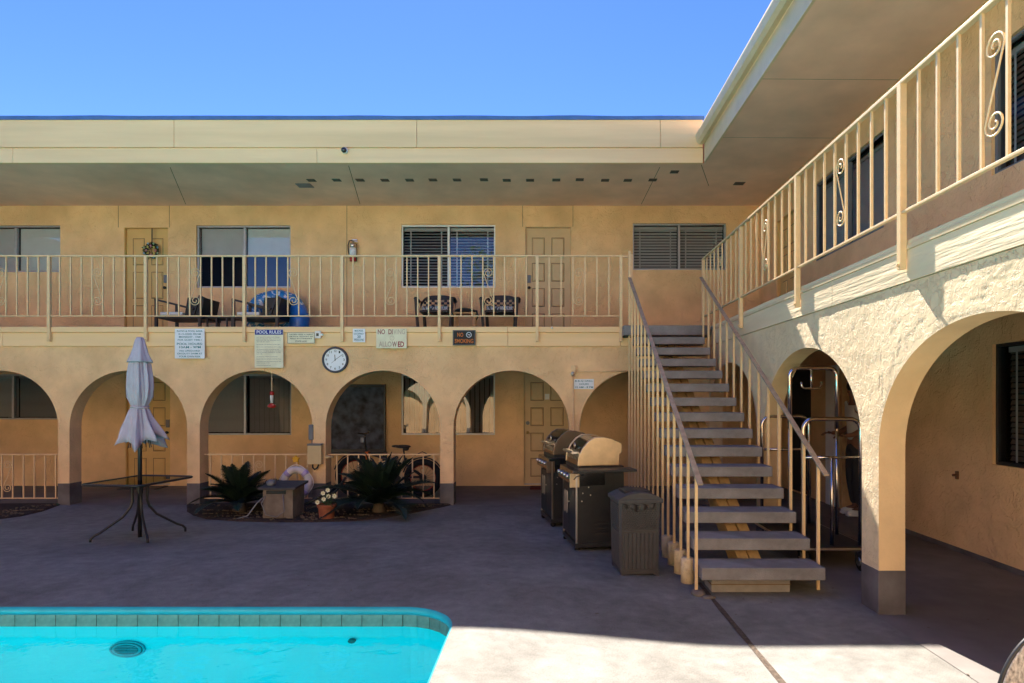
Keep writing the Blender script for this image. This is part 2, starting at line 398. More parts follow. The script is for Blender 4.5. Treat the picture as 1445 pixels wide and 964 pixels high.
PB = [(-9, 4.38)] + [(-1 + .4 * math.cos(R(90 - 7.5 * k)), 3.98 + .4 * math.sin(R(90 - 7.5 * k))) for k in range(13)] + [(-.6, -2.6), (-9, -2.6)]
def off(poly, d):          # shrink a rounded rectangle made by PB
    return [(x + (d if x < -8 else (-d * max(0, (x + 1) / .4) if x > -1 else 0)), y + (d if y < -3 else (-d * max(0, (y - 3.98) / .4) if y > 3.98 else 0))) for x, y in poly]
def wallstrip(mb, poly, z0, z1, poly2=None):
    p2 = poly2 or poly
    for i in range(len(poly)):
        j = (i + 1) % len(poly)
        mb.quad((*poly[i], z0), (*poly[j], z0), (*p2[j], z1), (*p2[i], z1))
pool = thing('swimming_pool', 'bright turquoise swimming pool with a rounded corner and stone tile band', 'swimming pool', (0, 0, 0))
pool['kind'] = 'structure'
c = MB(); wallstrip(c, PB, .09, .083, off(PB, .012)); wallstrip(c, off(PB, .012), .083, .06, off(PB, .02)); wallstrip(c, off(PB, .02), .06, .038, off(PB, .012)); wallstrip(c, off(PB, .012), .038, .037, off(PB, -.01))
c.build('coping', M['coping'], pool, smooth=True)
g = MB(); wallstrip(g, PB, .045, -.047, off(PB, .0)); g.build('grout', M['grout'], pool)
b = MB(); i0 = off(PB, .001)
wallstrip(b, i0, -.0475, -1.05, off(PB, .002)); wallstrip(b, off(PB, .002), -1.05, -1.2, off(PB, .12))
b.v += [(x, y, -1.2) for x, y in off(PB, .12)]; k = len(b.v) - len(i0); b.f.append(tuple(range(k, k + len(i0))))
b.build('basin', M['basin'], pool)
wt = MB(); wt.raw = True; wt.v = [(x, y, -.042) for x, y in off(PB, .003)][::-1]; wt.f = [tuple(range(len(wt.v)))]
wt.build('water', M['water'], pool)
tl = MB().box(-.0695, .0695, -.006, .006, -.010, .072).mesh('tile', M['tile'])
for i in range(56):
    inst('tile', tl, pool, (-1.073 - i * .143, 4.374, -.035))
tl2 = MB().box(-.049, .049, -.006, .006, -.010, .072).mesh('tile', M['tile'])
for i in range(6):
    a = R(90 - 7.5 - 15 * i); inst('tile', tl2, pool, (-1 + .394 * math.cos(a), 3.98 + .394 * math.sin(a), -.035), a - R(90))
for i in range(40): inst('tile', tl, pool, (-.606, 3.9 - i * .143, -.035), R(-90))
dr = thing('pool_light', 'oval grated underwater light on the far pool wall, left of the umbrella foot', 'pool light', (-2.93, 4.374, -.204))
def oval(a, b, y0, y1, seg=32): return [(a*math.cos(2*math.pi*k/seg), b*math.sin(2*math.pi*k/seg)) for k in range(seg)]
MB().prism(oval(.124, .058, 0, 0), -.012, .006, 'y').build('housing', M['drain'], dr)
MB().prism(oval(.112, .050, 0, 0), -.0135, -.012, 'y').build('groove', M['grout'], dr)
MB().prism(oval(.104, .045, 0, 0), -.018, -.0135, 'y').build('rim', M['drain'], dr)
MB().prism(oval(.084, .036, 0, 0), -.0195, -.018, 'y').build('lens', M['grout'], dr)
for k in range(6):
    zz = -.028 + k * .0112; hw = .084 * math.sqrt(max(0, 1 - (zz / .036) ** 2)); MB().box(-hw, hw, -.024, -.0195, zz - .002, zz + .002).build('slat', M['drain'], dr)
tag(MB().prism(oval(.026, .014, 0, 0, 16), -.02, .004, 'y').build('return_jet', M['black'], loc=(XP(497, 4.37), 4.372, ZP(904, 4.37))), 'small black return jet on the far pool wall near the rounded corner', 'fitting')

# expansion joint in the deck, walkway sheets
j = MB(); N = 40
for i in range(N):
    y0 = -4 + 9.25 * i / N; y1 = -4 + 9.25 * (i + 1) / N
    wb = [.019 + .010 * noise.noise((0, y * 3, 1)) for y in (y0, y1)]
    z0, z1 = gz(1.29, y0) + .004, gz(1.29, y1) + .004
    j.quad((1.29 - wb[0], y0, z0), (1.29 + wb[0], y0, z0), (1.29 + wb[1], y1, z1), (1.29 - wb[1], y1, z1))
struct(j.build('expansion_joint', mat('joint_filler', (.085, .062, .045), .95, var=.5, vscale=40, bump=.8, bscale=90, bdist=.01)))
wk = MB(); z = .004
wk.quad((-15, 9.105, z), (4.16, 9.105, z), (4.16, 11.09, z), (-15, 11.09, z))
ys = [9.105, 6, 5.1, 4.4, 3, 0, -9]
for a, bb in zip(ys[:-1], ys[1:]): wk.quad((2.36, bb, z), (4.16, bb, z), (4.16, a, z), (2.36, a, z))
struct(wk.build('walkway', M['walk']))

def bed(name, pts, label):
    mb = MB(); cx = sum(p[0] for p in pts) / len(pts); cy = sum(p[1] for p in pts) / len(pts)
    rings = [[(cx + (x - cx) * t, cy + (y - cy) * t) for x, y in pts] for t in (1, .97, .85, .6, .35, .1)]
    zz = []
    for k, rg in enumerate(rings): zz.append([(x, y, gz(x, y) + (-.01 if k == 0 else .012 + .02 * noise.noise((x * 6, y * 6, 3)) + .01)) for x, y in rg])
    for k in range(5):
        for i in range(len(pts)):
            jn = (i + 1) % len(pts); mb.quad(zz[k][i], zz[k][jn], zz[k+1][jn], zz[k+1][i])
    mb.v += zz[5]; n = len(mb.v); mb.f.append(tuple(range(n - len(pts), n)))
    o = mb.build(name, M['soil'], smooth=True); o['kind'] = 'structure'; return o
def dense(pts, n=8):
    out = []
    for a, bb in zip(pts, pts[1:] + pts[:1]):
        for k in range(n): out.append((a[0] + (bb[0]-a[0]) * k / n, a[1] + (bb[1]-a[1]) * k / n))
    return out
def gp(px, py, z=0): Y = (EYE - z) * F / (py - CY); return (XP(px, Y), Y)
b1 = [gp(*p) for p in ((262, 712), (262, 722), (272, 728), (290, 733), (330, 736), (380, 737.5), (440, 737.5), (500, 736), (545, 731), (590, 723), (625, 716), (642, 712))]
bed('planter_soil', dense(b1, 4), '')
b2 = [gp(*p) for p in ((-90, 712), (-90, 742), (0, 733), (30, 729), (60, 722), (88, 712))]
bed('planter_soil', dense(b2, 4), '')
def pebbles(b, n, lab):
    mb = MB(); xs = [p[0] for p in b]; ys = [p[1] for p in b]; cx = sum(xs)/len(xs); cy = sum(ys)/len(ys)
    for i in range(n):
        q = random.choice(b); t = random.random() ** .5 * .92; x = cx + (q[0]-cx)*t + random.uniform(-.1, .1); y = min(9.0, cy + (q[1]-cy)*t)
        r = random.uniform(.006, .02); mb.ball((x, y, .03), r, 6, (1, random.uniform(.6, 1), .6))
    tag(mb.build('wood_chips', M['bark'], smooth=True), lab, 'mulch', kind='stuff')
pebbles(b1, 500, 'loose brown chips over the soil of the planter under the palms')
pebbles(b2, 200, 'loose brown chips in the planter at the left edge')

mb = MB()
for i in range(90):
    x = random.uniform(-6, 3.8); y = random.choice([random.uniform(4.6, 8.6), random.uniform(3.0, 5.0)])
    if x < -.4 and y < 4.6: continue
    z = gz(x, y) + .006; a = random.uniform(0, 6.28); L = random.uniform(.006, .020); c_, s_ = math.cos(a)*L, math.sin(a)*L
    mb.quad((x - c_, y - s_, z), (x + s_*.4, y - c_*.4, z + .004), (x + c_, y + s_, z + .001), (x - s_*.4, y + c_*.4, z + .003))
tag(mb.build('leaf_litter', M['bark']), 'scattered tiny dry leaf bits on the concrete deck', 'litter', kind='stuff')
# ================================================================ walls
def wall(name, parent, P, u0, u1, z0, z1, holes, thick, m):
    """wall with rectangular holes; P(u, d, z) -> world; d=0 the seen face"""
    us = sorted(set([u0, u1] + [h[0] for h in holes] + [h[1] for h in holes]))
    zs = sorted(set([z0, z1] + [h[2] for h in holes] + [h[3] for h in holes]))
    mb = MB()
    def hole(u, z): return any(h[0] < u < h[1] and h[2] < z < h[3] for h in holes)
    for a, b in zip(us[:-1], us[1:]):
        for c, d in zip(zs[:-1], zs[1:]):
            if hole((a+b)/2, (c+d)/2): continue
            mb.quad(P(a, 0, c), P(b, 0, c), P(b, 0, d), P(a, 0, d)); mb.quad(P(a, thick, c), P(b, thick, c), P(b, thick, d), P(a, thick, d))
    for (a, b, c, d) in holes + [(u0, u1, z0, z1)]:
        for (p, q) in (((a, c), (b, c)), ((b, c), (b, d)), ((b, d), (a, d)), ((a, d), (a, c))):
            mb.quad(P(p[0], 0, p[1]), P(q[0], 0, q[1]), P(q[0], thick, q[1]), P(p[0], thick, p[1]))
    return mb.build(name, m, parent)

def arcade(name, parent, P, u0, u1, arches, zs, rz, ztop, thick, m, disp=None, step=.3, nz=1, bev=0.012):
    mb = MB(); rv = MB(); K = 28 if disp is None else 110
    segs = []; cur = u0
    for (a, b) in arches:
        if a > cur: segs.append(('p', cur, a))
        segs.append(('a', a, b)); cur = b
    if cur < u1: segs.append(('p', cur, u1))
    def edge_d(u, z):
        best = 9
        for (a, b) in arches:
            c = (a + b) / 2; hw = (b - a) / 2
            if z < zs:
                best = min(best, abs(u - a), abs(u - b))
            else:
                e = math.sqrt(((u - c) / hw) ** 2 + ((z - zs) / rz) ** 2); best = min(best, abs(e - 1) * hw)
        return min(best, ztop - z + .03, z + .03)
    def fp(u, z):
        d = 0 if disp is None else -disp(u, z) * sm((edge_d(u, z) - .004) / .035)
        return P(u, d, z)
    for (t, a, b) in segs:
        if t == 'p':
            n = max(1, round((b - a) / step)); us = [a + (b - a) * i / n for i in range(n + 1)]; zl = lambda u: 0.0
        else:
            c = (a + b) / 2; hw = (b - a) / 2
            us = [c - hw * math.cos(math.pi * i / K) for i in range(K + 1)]
            zl = lambda u: zs + rz * math.sqrt(max(0, 1 - ((u - c) / hw) ** 2))
        nn = nz if t == 'a' or disp is None else int(nz * 2)
        if t == 'a' and disp is not None: nn = max(nz, 2)
        cols = [[fp(u, zl(u) + (ztop - zl(u)) * k / nn) for k in range(nn + 1)] for u in us]
        for ci, (p, q) in enumerate(zip(us[:-1], us[1:])):
            zp, zq = zl(p), zl(q); A_, B_ = cols[ci], cols[ci + 1]
            for k in range(nn): mb.quad(A_[k], B_[k], B_[k+1], A_[k+1])
            mb.quad(P(p, thick, zp), P(q, thick, zq), P(q, thick, ztop), P(p, thick, ztop))
            if t == 'a': rv.quad(P(p, 0, zp), P(q, 0, zq), P(q, thick, zq), P(p, thick, zp))
        if t == 'a':
            for u in (a, b): rv.quad(P(u, 0, 0), P(u, 0, zs), P(u, thick, zs), P(u, thick, 0))
    for u in (u0, u1): mb.quad(P(u, 0, 0), P(u, 0, ztop), P(u, thick, ztop), P(u, thick, 0))
    mb.raw = True
    o = mb.build(name, m, parent, smooth=True)
    e = o.modifiers.new('split', 'EDGE_SPLIT'); e.split_angle = R(42)
    rv.build('arch_reveal', M['reveal'] if m is M['stucco_rough'] else m, parent, smooth=True)
    # grey painted foot of each pier
    for (t, a, b) in segs:
        if t == 'p':
            bb = MB(); e = .004
            p = [P(u, d, z) for z in (0, .318) for d in (-e, thick + e) for u in (a - e, b + e)]
            i = 0; bb.v = p
            for f in ((0, 2, 3, 1), (4, 5, 7, 6), (0, 1, 5, 4), (2, 6, 7, 3), (0, 4, 6, 2), (1, 3, 7, 5)): bb.f.append(f)
            bb.build('pier_base', M['basegrey'], parent, bevel=.006)
    return o

def beveled(x0, x1, z0, z1, y0, h, d):
    """raised field of a door panel"""
    mb = MB(); a = [(x0, y0, z0), (x1, y0, z0), (x1, y0, z1), (x0, y0, z1)]
    b = [(x0 + d, y0 - h, z0 + d), (x1 - d, y0 - h, z0 + d), (x1 - d, y0 - h, z1 - d), (x0 + d, y0 - h, z1 - d)]
    for i in range(4): j = (i+1) % 4; mb.quad(a[i], a[j], b[j], b[i])
    mb.quad(*b); return mb

def window(parent, pos, rz, w, h, blinds='none', mull=.5, blind_to=1.0, left_dark=True, frame=None, glass2=None, label=None, smat=None, tilt=38):
    """sliding window, recessed in its wall; local x right, y into the wall, z up from the sill; sub-parts: sash, pane, blind or slats"""
    fm = frame or M['alum']; t = .028
    fr = MB(); d0, d1 = .0, .075
    for bx in ((-w/2, w/2, 0, t), (-w/2, w/2, h - t, h), (-w/2, -w/2 + t, t, h - t), (w/2 - t, w/2, t, h - t)):
        fr.box(bx[0], bx[1], d0, d1, bx[2], bx[3])
    mxu = -w/2 + w * mull
    fr.box(mxu - .02, mxu + .02, d0 + .008, d1 - .01, t, h - t)
    o = fr.build('window', fm, parent, bevel=.003); o.location = pos; o.rotation_euler = (0, 0, rz)
    if label: o['label'] = label
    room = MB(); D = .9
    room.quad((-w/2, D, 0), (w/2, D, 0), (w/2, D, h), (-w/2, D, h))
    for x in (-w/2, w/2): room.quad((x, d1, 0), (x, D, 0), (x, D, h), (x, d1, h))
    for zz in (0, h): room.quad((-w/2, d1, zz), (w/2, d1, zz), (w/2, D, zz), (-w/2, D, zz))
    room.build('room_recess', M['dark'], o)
    s = MB()
    for (a, b, y) in ((-w/2 + t, mxu, .03), (mxu, w/2 - t, .05)):
        MB().quad((a, y, t), (b, y, t), (b, y, h - t), (a, y, h - t)).build('pane', M['screen'] if (a < 0 and left_dark) else (glass2 or M['glass']), o)
    for (a, b) in ((-w/2 + t, mxu - .02), (mxu + .02, w/2 - t)):
        if blinds == 'shade':
            z0 = h - (h - t) * blind_to
            MB().box(a, b, .10, .106, z0, h - t).build('shade', M['white'], o)
            MB().box(a, b, .095, .112, z0 - .025, z0).build('shade_rail', M['white'], o)
        elif blinds == 'slats':
            n = int((h - 2*t) / .052); sl_ = MB().box(a - (a+b)/2, b - (a+b)/2, -.022, .022, -.0015, .0015, Matrix.Rotation(R(tilt), 4, 'X')).mesh('slat', smat or M['blind'])
            for i in range(n): inst('slat', sl_, o, ((a+b)/2, .125, t + .03 + i * .052))
            MB().box(a, b, .1, .15, h - t - .05, h - t).build('head_rail', M['blind'], o)
            for f in (.15, .85): MB().box(a + (b-a)*f - .012, a + (b-a)*f + .012, .098, .1, t, h - t).build('ladder_tape', M['blind'], o)
        elif blinds == 'vertical':
            n = max(2, int((b - a) / .085)); sl_ = MB().box(-.040, .040, -.001, .001, 0, h - .10, Matrix.Rotation(R(38), 4, 'Z')).mesh('slat', M['curtain'])
            for i in range(n): inst('slat', sl_, o, (a + (i + .5) * (b - a) / n, .15, .04))
            MB().box(a, b, .12, .17, h - .07, h - t).build('head_rail', M['curtain'], o)
    return o

def door(parent, pos, rz, w, h, m, rows=4, lock='right', cols=2, label=None, plate=False, peep=False):
    """panelled door leaf, recessed; local x right, y into the wall"""
    leaf = MB().box(-w/2 + .012, w/2 - .012, .04, .085, .01, h - .01).build('door', m, parent, bevel=.002)
    leaf.location = pos; leaf.rotation_euler = (0, 0, rz)
    if label: leaf['label'] = label
    fr = MB().box(-w/2 - .045, -w/2 + .012, -.012, .09, 0, h + .03).box(w/2 - .012, w/2 + .045, -.012, .09, 0, h + .03).box(-w/2 - .045, w/2 + .045, -.0125, .0905, h - .01, h + .045)
    fr.build('door_frame', m, leaf, bevel=.003)
    MB().box(-w/2 - .04, w/2 + .04, -.01, .1, 0, .018).build('threshold', M['alum'], leaf)
    mx, mz = .12, .16; cw = (w - mx * (cols + 1)) / cols; 
    hs = {4: (.50, .50, .50, .36), 3: (.62, .62, .40)}[rows] if False else [(h - .2 - mz * .75 * (rows)) / rows] * rows
    z = .14
    for r in range(rows):
        ph = hs[r]
        for c_ in range(cols):
            x0 = -w/2 + mx + c_ * (cw + mx)
            gr = MB().box(x0, x0 + cw, .0385, .041, z, z + ph).build('panel_groove', M['groove'], leaf)
            beveled(x0 + .010, x0 + cw - .010, z + .010, z + ph - .010, .0385, .014, .016).build('panel', m, leaf)
        z += ph + mz * .75
    sx = (w/2 - .07) * (1 if lock == 'right' else -1)
    if plate: MB().lathe([(.0, -.02), (.035, -.02), (.035, 0)], 14, (sx, .04, 1.10), 'y').build('deadbolt', M['plastic_grey'], leaf)
    else: MB().box(sx - .03, sx + .03, .015, .04, 1.02, 1.16).build('deadbolt', M['plastic_grey'], leaf, bevel=.004)
    MB().lathe([(.0, -.065), (.022, -.062), (.028, -.045), (.022, -.03), (.01, -.025), (.01, 0)], 14, (sx, .04, .93), 'y').build('knob', M['brass'] if plate else M['black'], leaf, smooth=True)
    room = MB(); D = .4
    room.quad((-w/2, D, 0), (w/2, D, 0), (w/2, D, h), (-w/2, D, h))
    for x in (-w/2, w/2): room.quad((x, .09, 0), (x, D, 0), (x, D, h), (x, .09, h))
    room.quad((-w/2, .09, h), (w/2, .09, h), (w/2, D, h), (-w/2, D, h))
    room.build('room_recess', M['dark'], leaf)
    return leaf

YA, YB, XA, XUP, XLO = 9.1, 11.1, 2.39, 3.80, 4.17
DECK = 2.594; SOF = 4.99
back = thing('motel_wing', 'two storey tan stucco motel wing with a row of arches facing the pool', 'building')
PA = lambda u, d, z: (u, YA + d, z)
PBk = lambda u, d, z: (u, YB + d, z)
ed = lambda p: XP(p, YA)
arches = []
for k in range(4, 0, -1): arches.append((ed(-82 - 180.5 * k), ed(82 - 180.5 * k)))
arches += [(ed(-82), ed(82)), (ed(98), ed(264)), (ed(282), ed(441)), (ed(459.5), ed(621)), (ed(640), ed(803)), (ed(818), ed(984))]
arcade('arcade_wall', back, PA, -16, XA, arches, 1.136, .828, 2.33, .235, M['stucco'])
# rear wall, both storeys
xb = lambda p: XP(p, YB)
W_up = [(xb(-52), xb(85), ZP(384, YB), ZP(318, YB)), (xb(277), xb(410), ZP(406, YB), ZP(318, YB)), (xb(566), xb(699), ZP(406, YB), ZP(317, YB)), (xb(893), xb(1025), ZP(381, YB), ZP(315, YB))]
D_up = [(xb(175), xb(237), DECK + .01, ZP(321, YB)), (xb(741), xb(806), DECK + .01, ZP(320, YB))]
W_lo = [(xb(-52), xb(83), ZP(592, YB), 1.99), (xb(277), xb(411), ZP(614, YB), 1.99), (xb(566), xb(698.5), ZP(614, YB), 1.99)]
D_lo = [(xb(177), xb(240), .02, 2.03), (xb(739), xb(805), .02, 2.03)]
wall('rear_wall', back, PBk, -16, 12, 0, SOF, W_up + D_up + W_lo + D_lo, .2, M['stucco_wall'])
def addw(hl, **k): return window(back, ((hl[0] + hl[1]) / 2, YB + .03, hl[2]), 0, hl[1] - hl[0], hl[3] - hl[2], **k)
addw(W_up[0], blinds='shade', mull=.52, blind_to=.97, label='upper window with the grey shade fully down')
addw(W_up[1], blinds='shade', blind_to=.44, label='upper window with its shade half raised')
addw(W_up[2], blinds='slats', frame=M['white'], label='white framed upper window with horizontal blinds')
addw(W_up[3], blinds='slats', glass2=M['screen'], tilt=66, label='upper window with closed blinds beside the stairs')
addw(W_lo[0], blinds='vertical', glass2=M['dimglass'])
addw(W_lo[1], blinds='vertical', glass2=M['dimglass'])
addw(W_lo[2], blinds='vertical', left_dark=False, glass2=M['glasslow'], frame=M['white'], label='lower window that mirrors the sunlit courtyard')
def addd(hl, **k): return door(back, ((hl[0] + hl[1]) / 2, YB + .02, hl[2]), 0, hl[1] - hl[0], hl[3] - hl[2], **k)
addd(D_up[0], m=M['door'], rows=3, label='yellow panelled door with a wreath')
addd(D_up[1], m=M['doorgrey'], rows=4, lock='left')
addd(D_lo[0], m=M['door'], rows=4)
d2 = addd(D_lo[1], m=M['doorgrey'], rows=4, lock='left', plate=True)
MB().box(-.04, .04, .026, .036, 1.52, 1.62).build('number_plate', M['white'], d2)
# control joints in the upper stucco
jm = MB().box(-.004, .004, -.003, .01, 0, 1).mesh('control_joint', M['groove'])
for px, a, b in ((167, 321, 289.5), (239, 321, 289.5), (489.5, 460, 289.5), (737.5, 320, 289.5), (808.5, 320, 289.5)):
    o = inst('control_joint', jm, back, (xb(px), YB, ZP(a, YB))); o.scale = (1, 1, ZP(b, YB) - ZP(a, YB))
# deck and its ceiling
MB().box(-16, 1.10, 9.13, YB, 2.335, DECK).box(1.10, 12, 9.13, YB, 2.3355, DECK - .0005).build('gallery_deck', M['walk'], back)
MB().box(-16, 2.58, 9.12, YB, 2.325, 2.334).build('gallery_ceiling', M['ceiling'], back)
xs = [-16, ed(-230), ed(190.6), ed(545), ed(872), XA]
xs = [-16, -11.2, -7.9, -4.2, -.55, 1.085]
for a, b in zip(xs[:-1], xs[1:]):
    MB().box(a + .002, b - .002, 9.072, 9.14, 2.318, 2.515).build('fascia_board', M['board'], back, bevel=.003)
    MB().box(a + .001, b - .001, 9.045, 9.14, 2.5165, 2.597).build('deck_nosing', M['board'], back, bevel=.006)
MB().box(1.09, 2.37, 9.075, 9.14, 2.318, 2.44).build('fascia_board', M['board'], back, bevel=.003)
# roof of the back wing
MB().box(-16.5, 2.25, 9.13, 20, 5.0, 5.62).box(2.2505, 12, 9.4, 20, 5.0, 5.62).build('roof', M['soffit'], back)
MB().box(-16.5, 12, 9.13, YB + .1, SOF, 4.999).build('soffit', M['soffit'], back)
for a, b in ((-16.5, ed(248)), (ed(248), ed(589)), (ed(589), ed(931)), (ed(931), 2.285)):
    MB().box(a + .003, b - .003, 9.055, 9.125, 5.205, 5.615).build('fascia_board', M['board'], back, bevel=.004)
for a, b in ((-16.5, ed(20)), (ed(20), ed(448)), (ed(448), 2.293)):
    MB().box(a + .002, b - .002, 9.075, 9.128, 4.985, 5.202).build('fascia_board', M['board'], back, bevel=.004)
fl = MB(); n = 60
for i in range(n):
    a = -16.5 + 18.8 * i / n; b = -16.5 + 18.8 * (i + 1) / n
    za = 5.655 + .012 * noise.noise((a * 1.3, 0, 0)) ; zb = 5.655 + .012 * noise.noise((b * 1.3, 0, 0))
    fl.quad((a, 9.035, 5.60), (b, 9.035, 5.60), (b, 9.035, zb), (a, 9.035, za)); fl.quad((a, 9.035, za), (b, 9.035, zb), (b, 20, zb), (a, 20, za))
    fl.quad((a, 9.035, 5.60), (b, 9.035, 5.60), (b, 9.06, 5.60), (a, 9.06, 5.60))
fl.build('roof_flashing', M['roofblue'], back)
# soffit seams and vents
for (p, q, s_, t_) in ((931, 236, 905, 288), (990, 232, 1000, 262), (492, 234, 508, 288), (240, 236, 262, 288)):
    Y0 = 3.44 * F / (CY - q); Y1 = 3.44 * F / (CY - t_)
    MB().bar((XP(p, Y0), max(9.16, Y0), SOF - .001), (XP(s_, Y1), min(Y1, YB), SOF - .001), .008, .004).build('soffit_seam', M['groove'], back)
vent = MB().box(-.062, .062, -.055, .055, -.006, .0)
for k in range(5): vent.box(-.055, .055, -.045 + k * .02, -.037 + k * .02, -.010, -.006)
vm = vent.mesh('soffit_vent', mat('vent_mesh', (.09, .075, .06), .8, var=.2))
for px, py in [(p, 254) for p in (439, 475, 508, 543, 578, 611, 645, 683, 715, 748, 785, 818, 854, 886, 921)] + [(952, 242), (1043, 259)]:
    Y = 3.44 * F / (CY - py); o = inst('soffit_vent', vm, back, (XP(px, Y), Y + random.uniform(-.02, .02), SOF))
    if px == 1043: o.scale = (1.3, 1.2, 1)
Y = 3.44 * F / (CY - 261.5); MB().box(-.12, .12, -.09, .09, -.012, 0).build('soffit_light', M['plastic_grey'], back, bevel=.004, loc=(XP(430, Y), Y, SOF))

# ================================================================ right wing
right = thing('motel_wing', 'motel wing on the right with rough sunlit stucco, a gallery above and tall arches below', 'building')
PR = lambda u, d, z: (XA + d, -u, z)
def rough(u, z):
    if u > -1.6 or u < -9.0: return 0
    n1 = noise.noise(Vector((u * 19, z * 19, 1.7))); n2 = noise.noise(Vector((u * 38, z * 38, 5.2))); n3 = noise.noise(Vector((u * 3.3, z * 3.3, 8)))
    n1 = noise.noise(Vector((u * 9, z * 9, 1.7))) ; pl = sm((n1 + .45 * n2 + .9 * n3 + .04) / .14)
    return .0016 * pl + .0015 * n2 * (1.1 - pl)
ar = [(-(3.42 + 2.35 * k) - 1.055, -(3.42 + 2.35 * k) + 1.055) for k in (2, 1, 0, -1, -2, -3, -4)]
arcade('arcade_wall', right, PR, -9.095, 9.0, ar[:2] + [ar[2]] + ar[3:], 1.18, .84, 2.318, .19, M['stucco_rough'], disp=rough, step=.02, nz=40)
PRu = lambda u, d, z: (XUP + d, -u, z)
PRl = lambda u, d, z: (XLO + d, -u, z)
def yr(px, X): return X * F / (px - CX)
WU = [(-yr(1149, XUP), -yr(1247, XUP), 3.48, 4.58), (-yr(1399, XUP), -4.25, 3.45, 4.52)]
DU = [(-10.26, -9.53, DECK + .01, 4.46), (-3.6, -2.8, DECK + .01, 4.6)]
wall('upper_wall', right, PRu, -YB, 9, DECK, SOF, WU + DU, .2, M['stucco_wall'])
WL = [(-5.82, -4.35, .94, 2.06)]; DL = [(-10.7, -9.8, .02, 2.03), (-8.78, -7.9, .02, 2.05), (-2.9, -2.0, .02, 2.03)]
wall('lower_wall', right, PRl, -YB, 9, 0, 2.33, WL + DL, .2, M['stucco_wall'])
def addr(X, hl, **k): return window(right, (X + .03, -(hl[0] + hl[1]) / 2, hl[2]), R(-90), hl[1] - hl[0], hl[3] - hl[2], **k)
addr(XUP, WU[0], blinds='vertical', frame=M['plastic_grey'], label='upper window with light vertical blinds')
addr(XUP, WU[1], blinds='slats', frame=M['plastic_grey'], glass2=M['screen'], label='dark upper window at the right edge', smat=M['blind_dark'], tilt=66)
addr(XLO, WL[0], blinds='slats', frame=M['black'], glass2=M['screen'], label='dark framed lower window with horizontal blinds', smat=M['blind_dark'], tilt=66)
for hl in DU: door(right, (XUP + .02, -(hl[0] + hl[1]) / 2, hl[2]), R(-90), hl[1] - hl[0], hl[3] - hl[2], m=M['door'])
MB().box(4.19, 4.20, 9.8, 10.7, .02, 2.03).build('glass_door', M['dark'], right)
door(right, (XLO + .02, 2.45, .02), R(-90), .9, 2.01, m=M['door'])
MB().box(4.10, 4.145, 8.80, 9.14, .02, 2.03).build('door', M['white'], right, bevel=.004)['label'] = 'white door standing open in the corridor'
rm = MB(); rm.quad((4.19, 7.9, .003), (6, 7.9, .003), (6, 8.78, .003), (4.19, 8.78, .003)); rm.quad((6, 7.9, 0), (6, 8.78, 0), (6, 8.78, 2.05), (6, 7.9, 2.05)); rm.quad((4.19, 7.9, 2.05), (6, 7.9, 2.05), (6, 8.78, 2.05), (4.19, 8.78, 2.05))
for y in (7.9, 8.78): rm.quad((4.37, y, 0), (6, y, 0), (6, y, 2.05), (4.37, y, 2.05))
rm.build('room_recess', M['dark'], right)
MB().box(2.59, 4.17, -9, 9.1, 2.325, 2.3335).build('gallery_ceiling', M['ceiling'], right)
MB().box(2.41, 4.25, -9, 9.128, 2.335, DECK + .0005).build('gallery_deck', M['walk'], right)
ysb = [-9, -5.2, -1.6, 2.05, 5.18, 9.07]
for a, b in zip(ysb[:-1], ysb[1:]):
    bd = MB(); n = 60; nzz = 10
    MB().box(2.379, 2.44, a + .002, b - .002, 2.322, 2.53).build('fascia_board', M['board_side'], right, bevel=.003)
    MB().box(2.372, 2.44, a + .001, b - .001, 2.5315, 2.562).build('deck_flashing', M['gutter'], right, bevel=.002)
    MB().box(2.384, 2.44, a + .001, b - .001, 2.5635, 2.598).build('deck_nosing', M['board_side'], right, bevel=.003)
# skirting in the corridor
MB().box(4.155, 4.169, -9, 7.9, .004, .05).build('skirting', M['basegrey'], right)
MB().box(2.33, 12, -9, 9.395, 5.0, 5.36).build('roof', M['soffit'], right)
MB().box(2.33, 4.2, -9, 9.128, SOF - .001, 4.999).build('soffit', M['soffit'], right)
MB().box(2.300, 2.329, -9, 9.05, 4.985, 5.33).build('fascia_board', M['gutter'], right, bevel=.003)
gt = MB(); gt.prism([(2.298, 5.25), (2.23, 5.235), (2.19, 5.27), (2.17, 5.35), (2.17, 5.375), (2.185, 5.375), (2.185, 5.35), (2.205, 5.285), (2.235, 5.255), (2.298, 5.262)], -9, 9.03, 'y')
gt.build('gutter', M['gutter'], right)
MB().prism([(2.298, 5.25), (2.23, 5.235), (2.19, 5.27), (2.17, 5.35), (2.17, 5.375), (2.298, 5.375)], 9.0305, 9.036, 'y').build('gutter_end', M['gutter'], right)
for yy in (8.2, 6.7, 5.2, 3.7): MB().bar((2.3 , yy, SOF - .0015), (3.8, yy + .02, SOF - .0015), .007, .003).build('soffit_seam', mat('faint_seam', (.34, .26, .17), .9), right)
tag(MB().box(-.02, 0, -.014, .014, -.04, .04).lathe([(.0, -.06), (.012, -.055), (.012, -.02)], 10, (0, 0, 0), 'x').build('hose_bib', M['rust'], loc=(4.165, 6.3, .78)), 'small rusty tap on the corridor wall under the arch', 'tap')

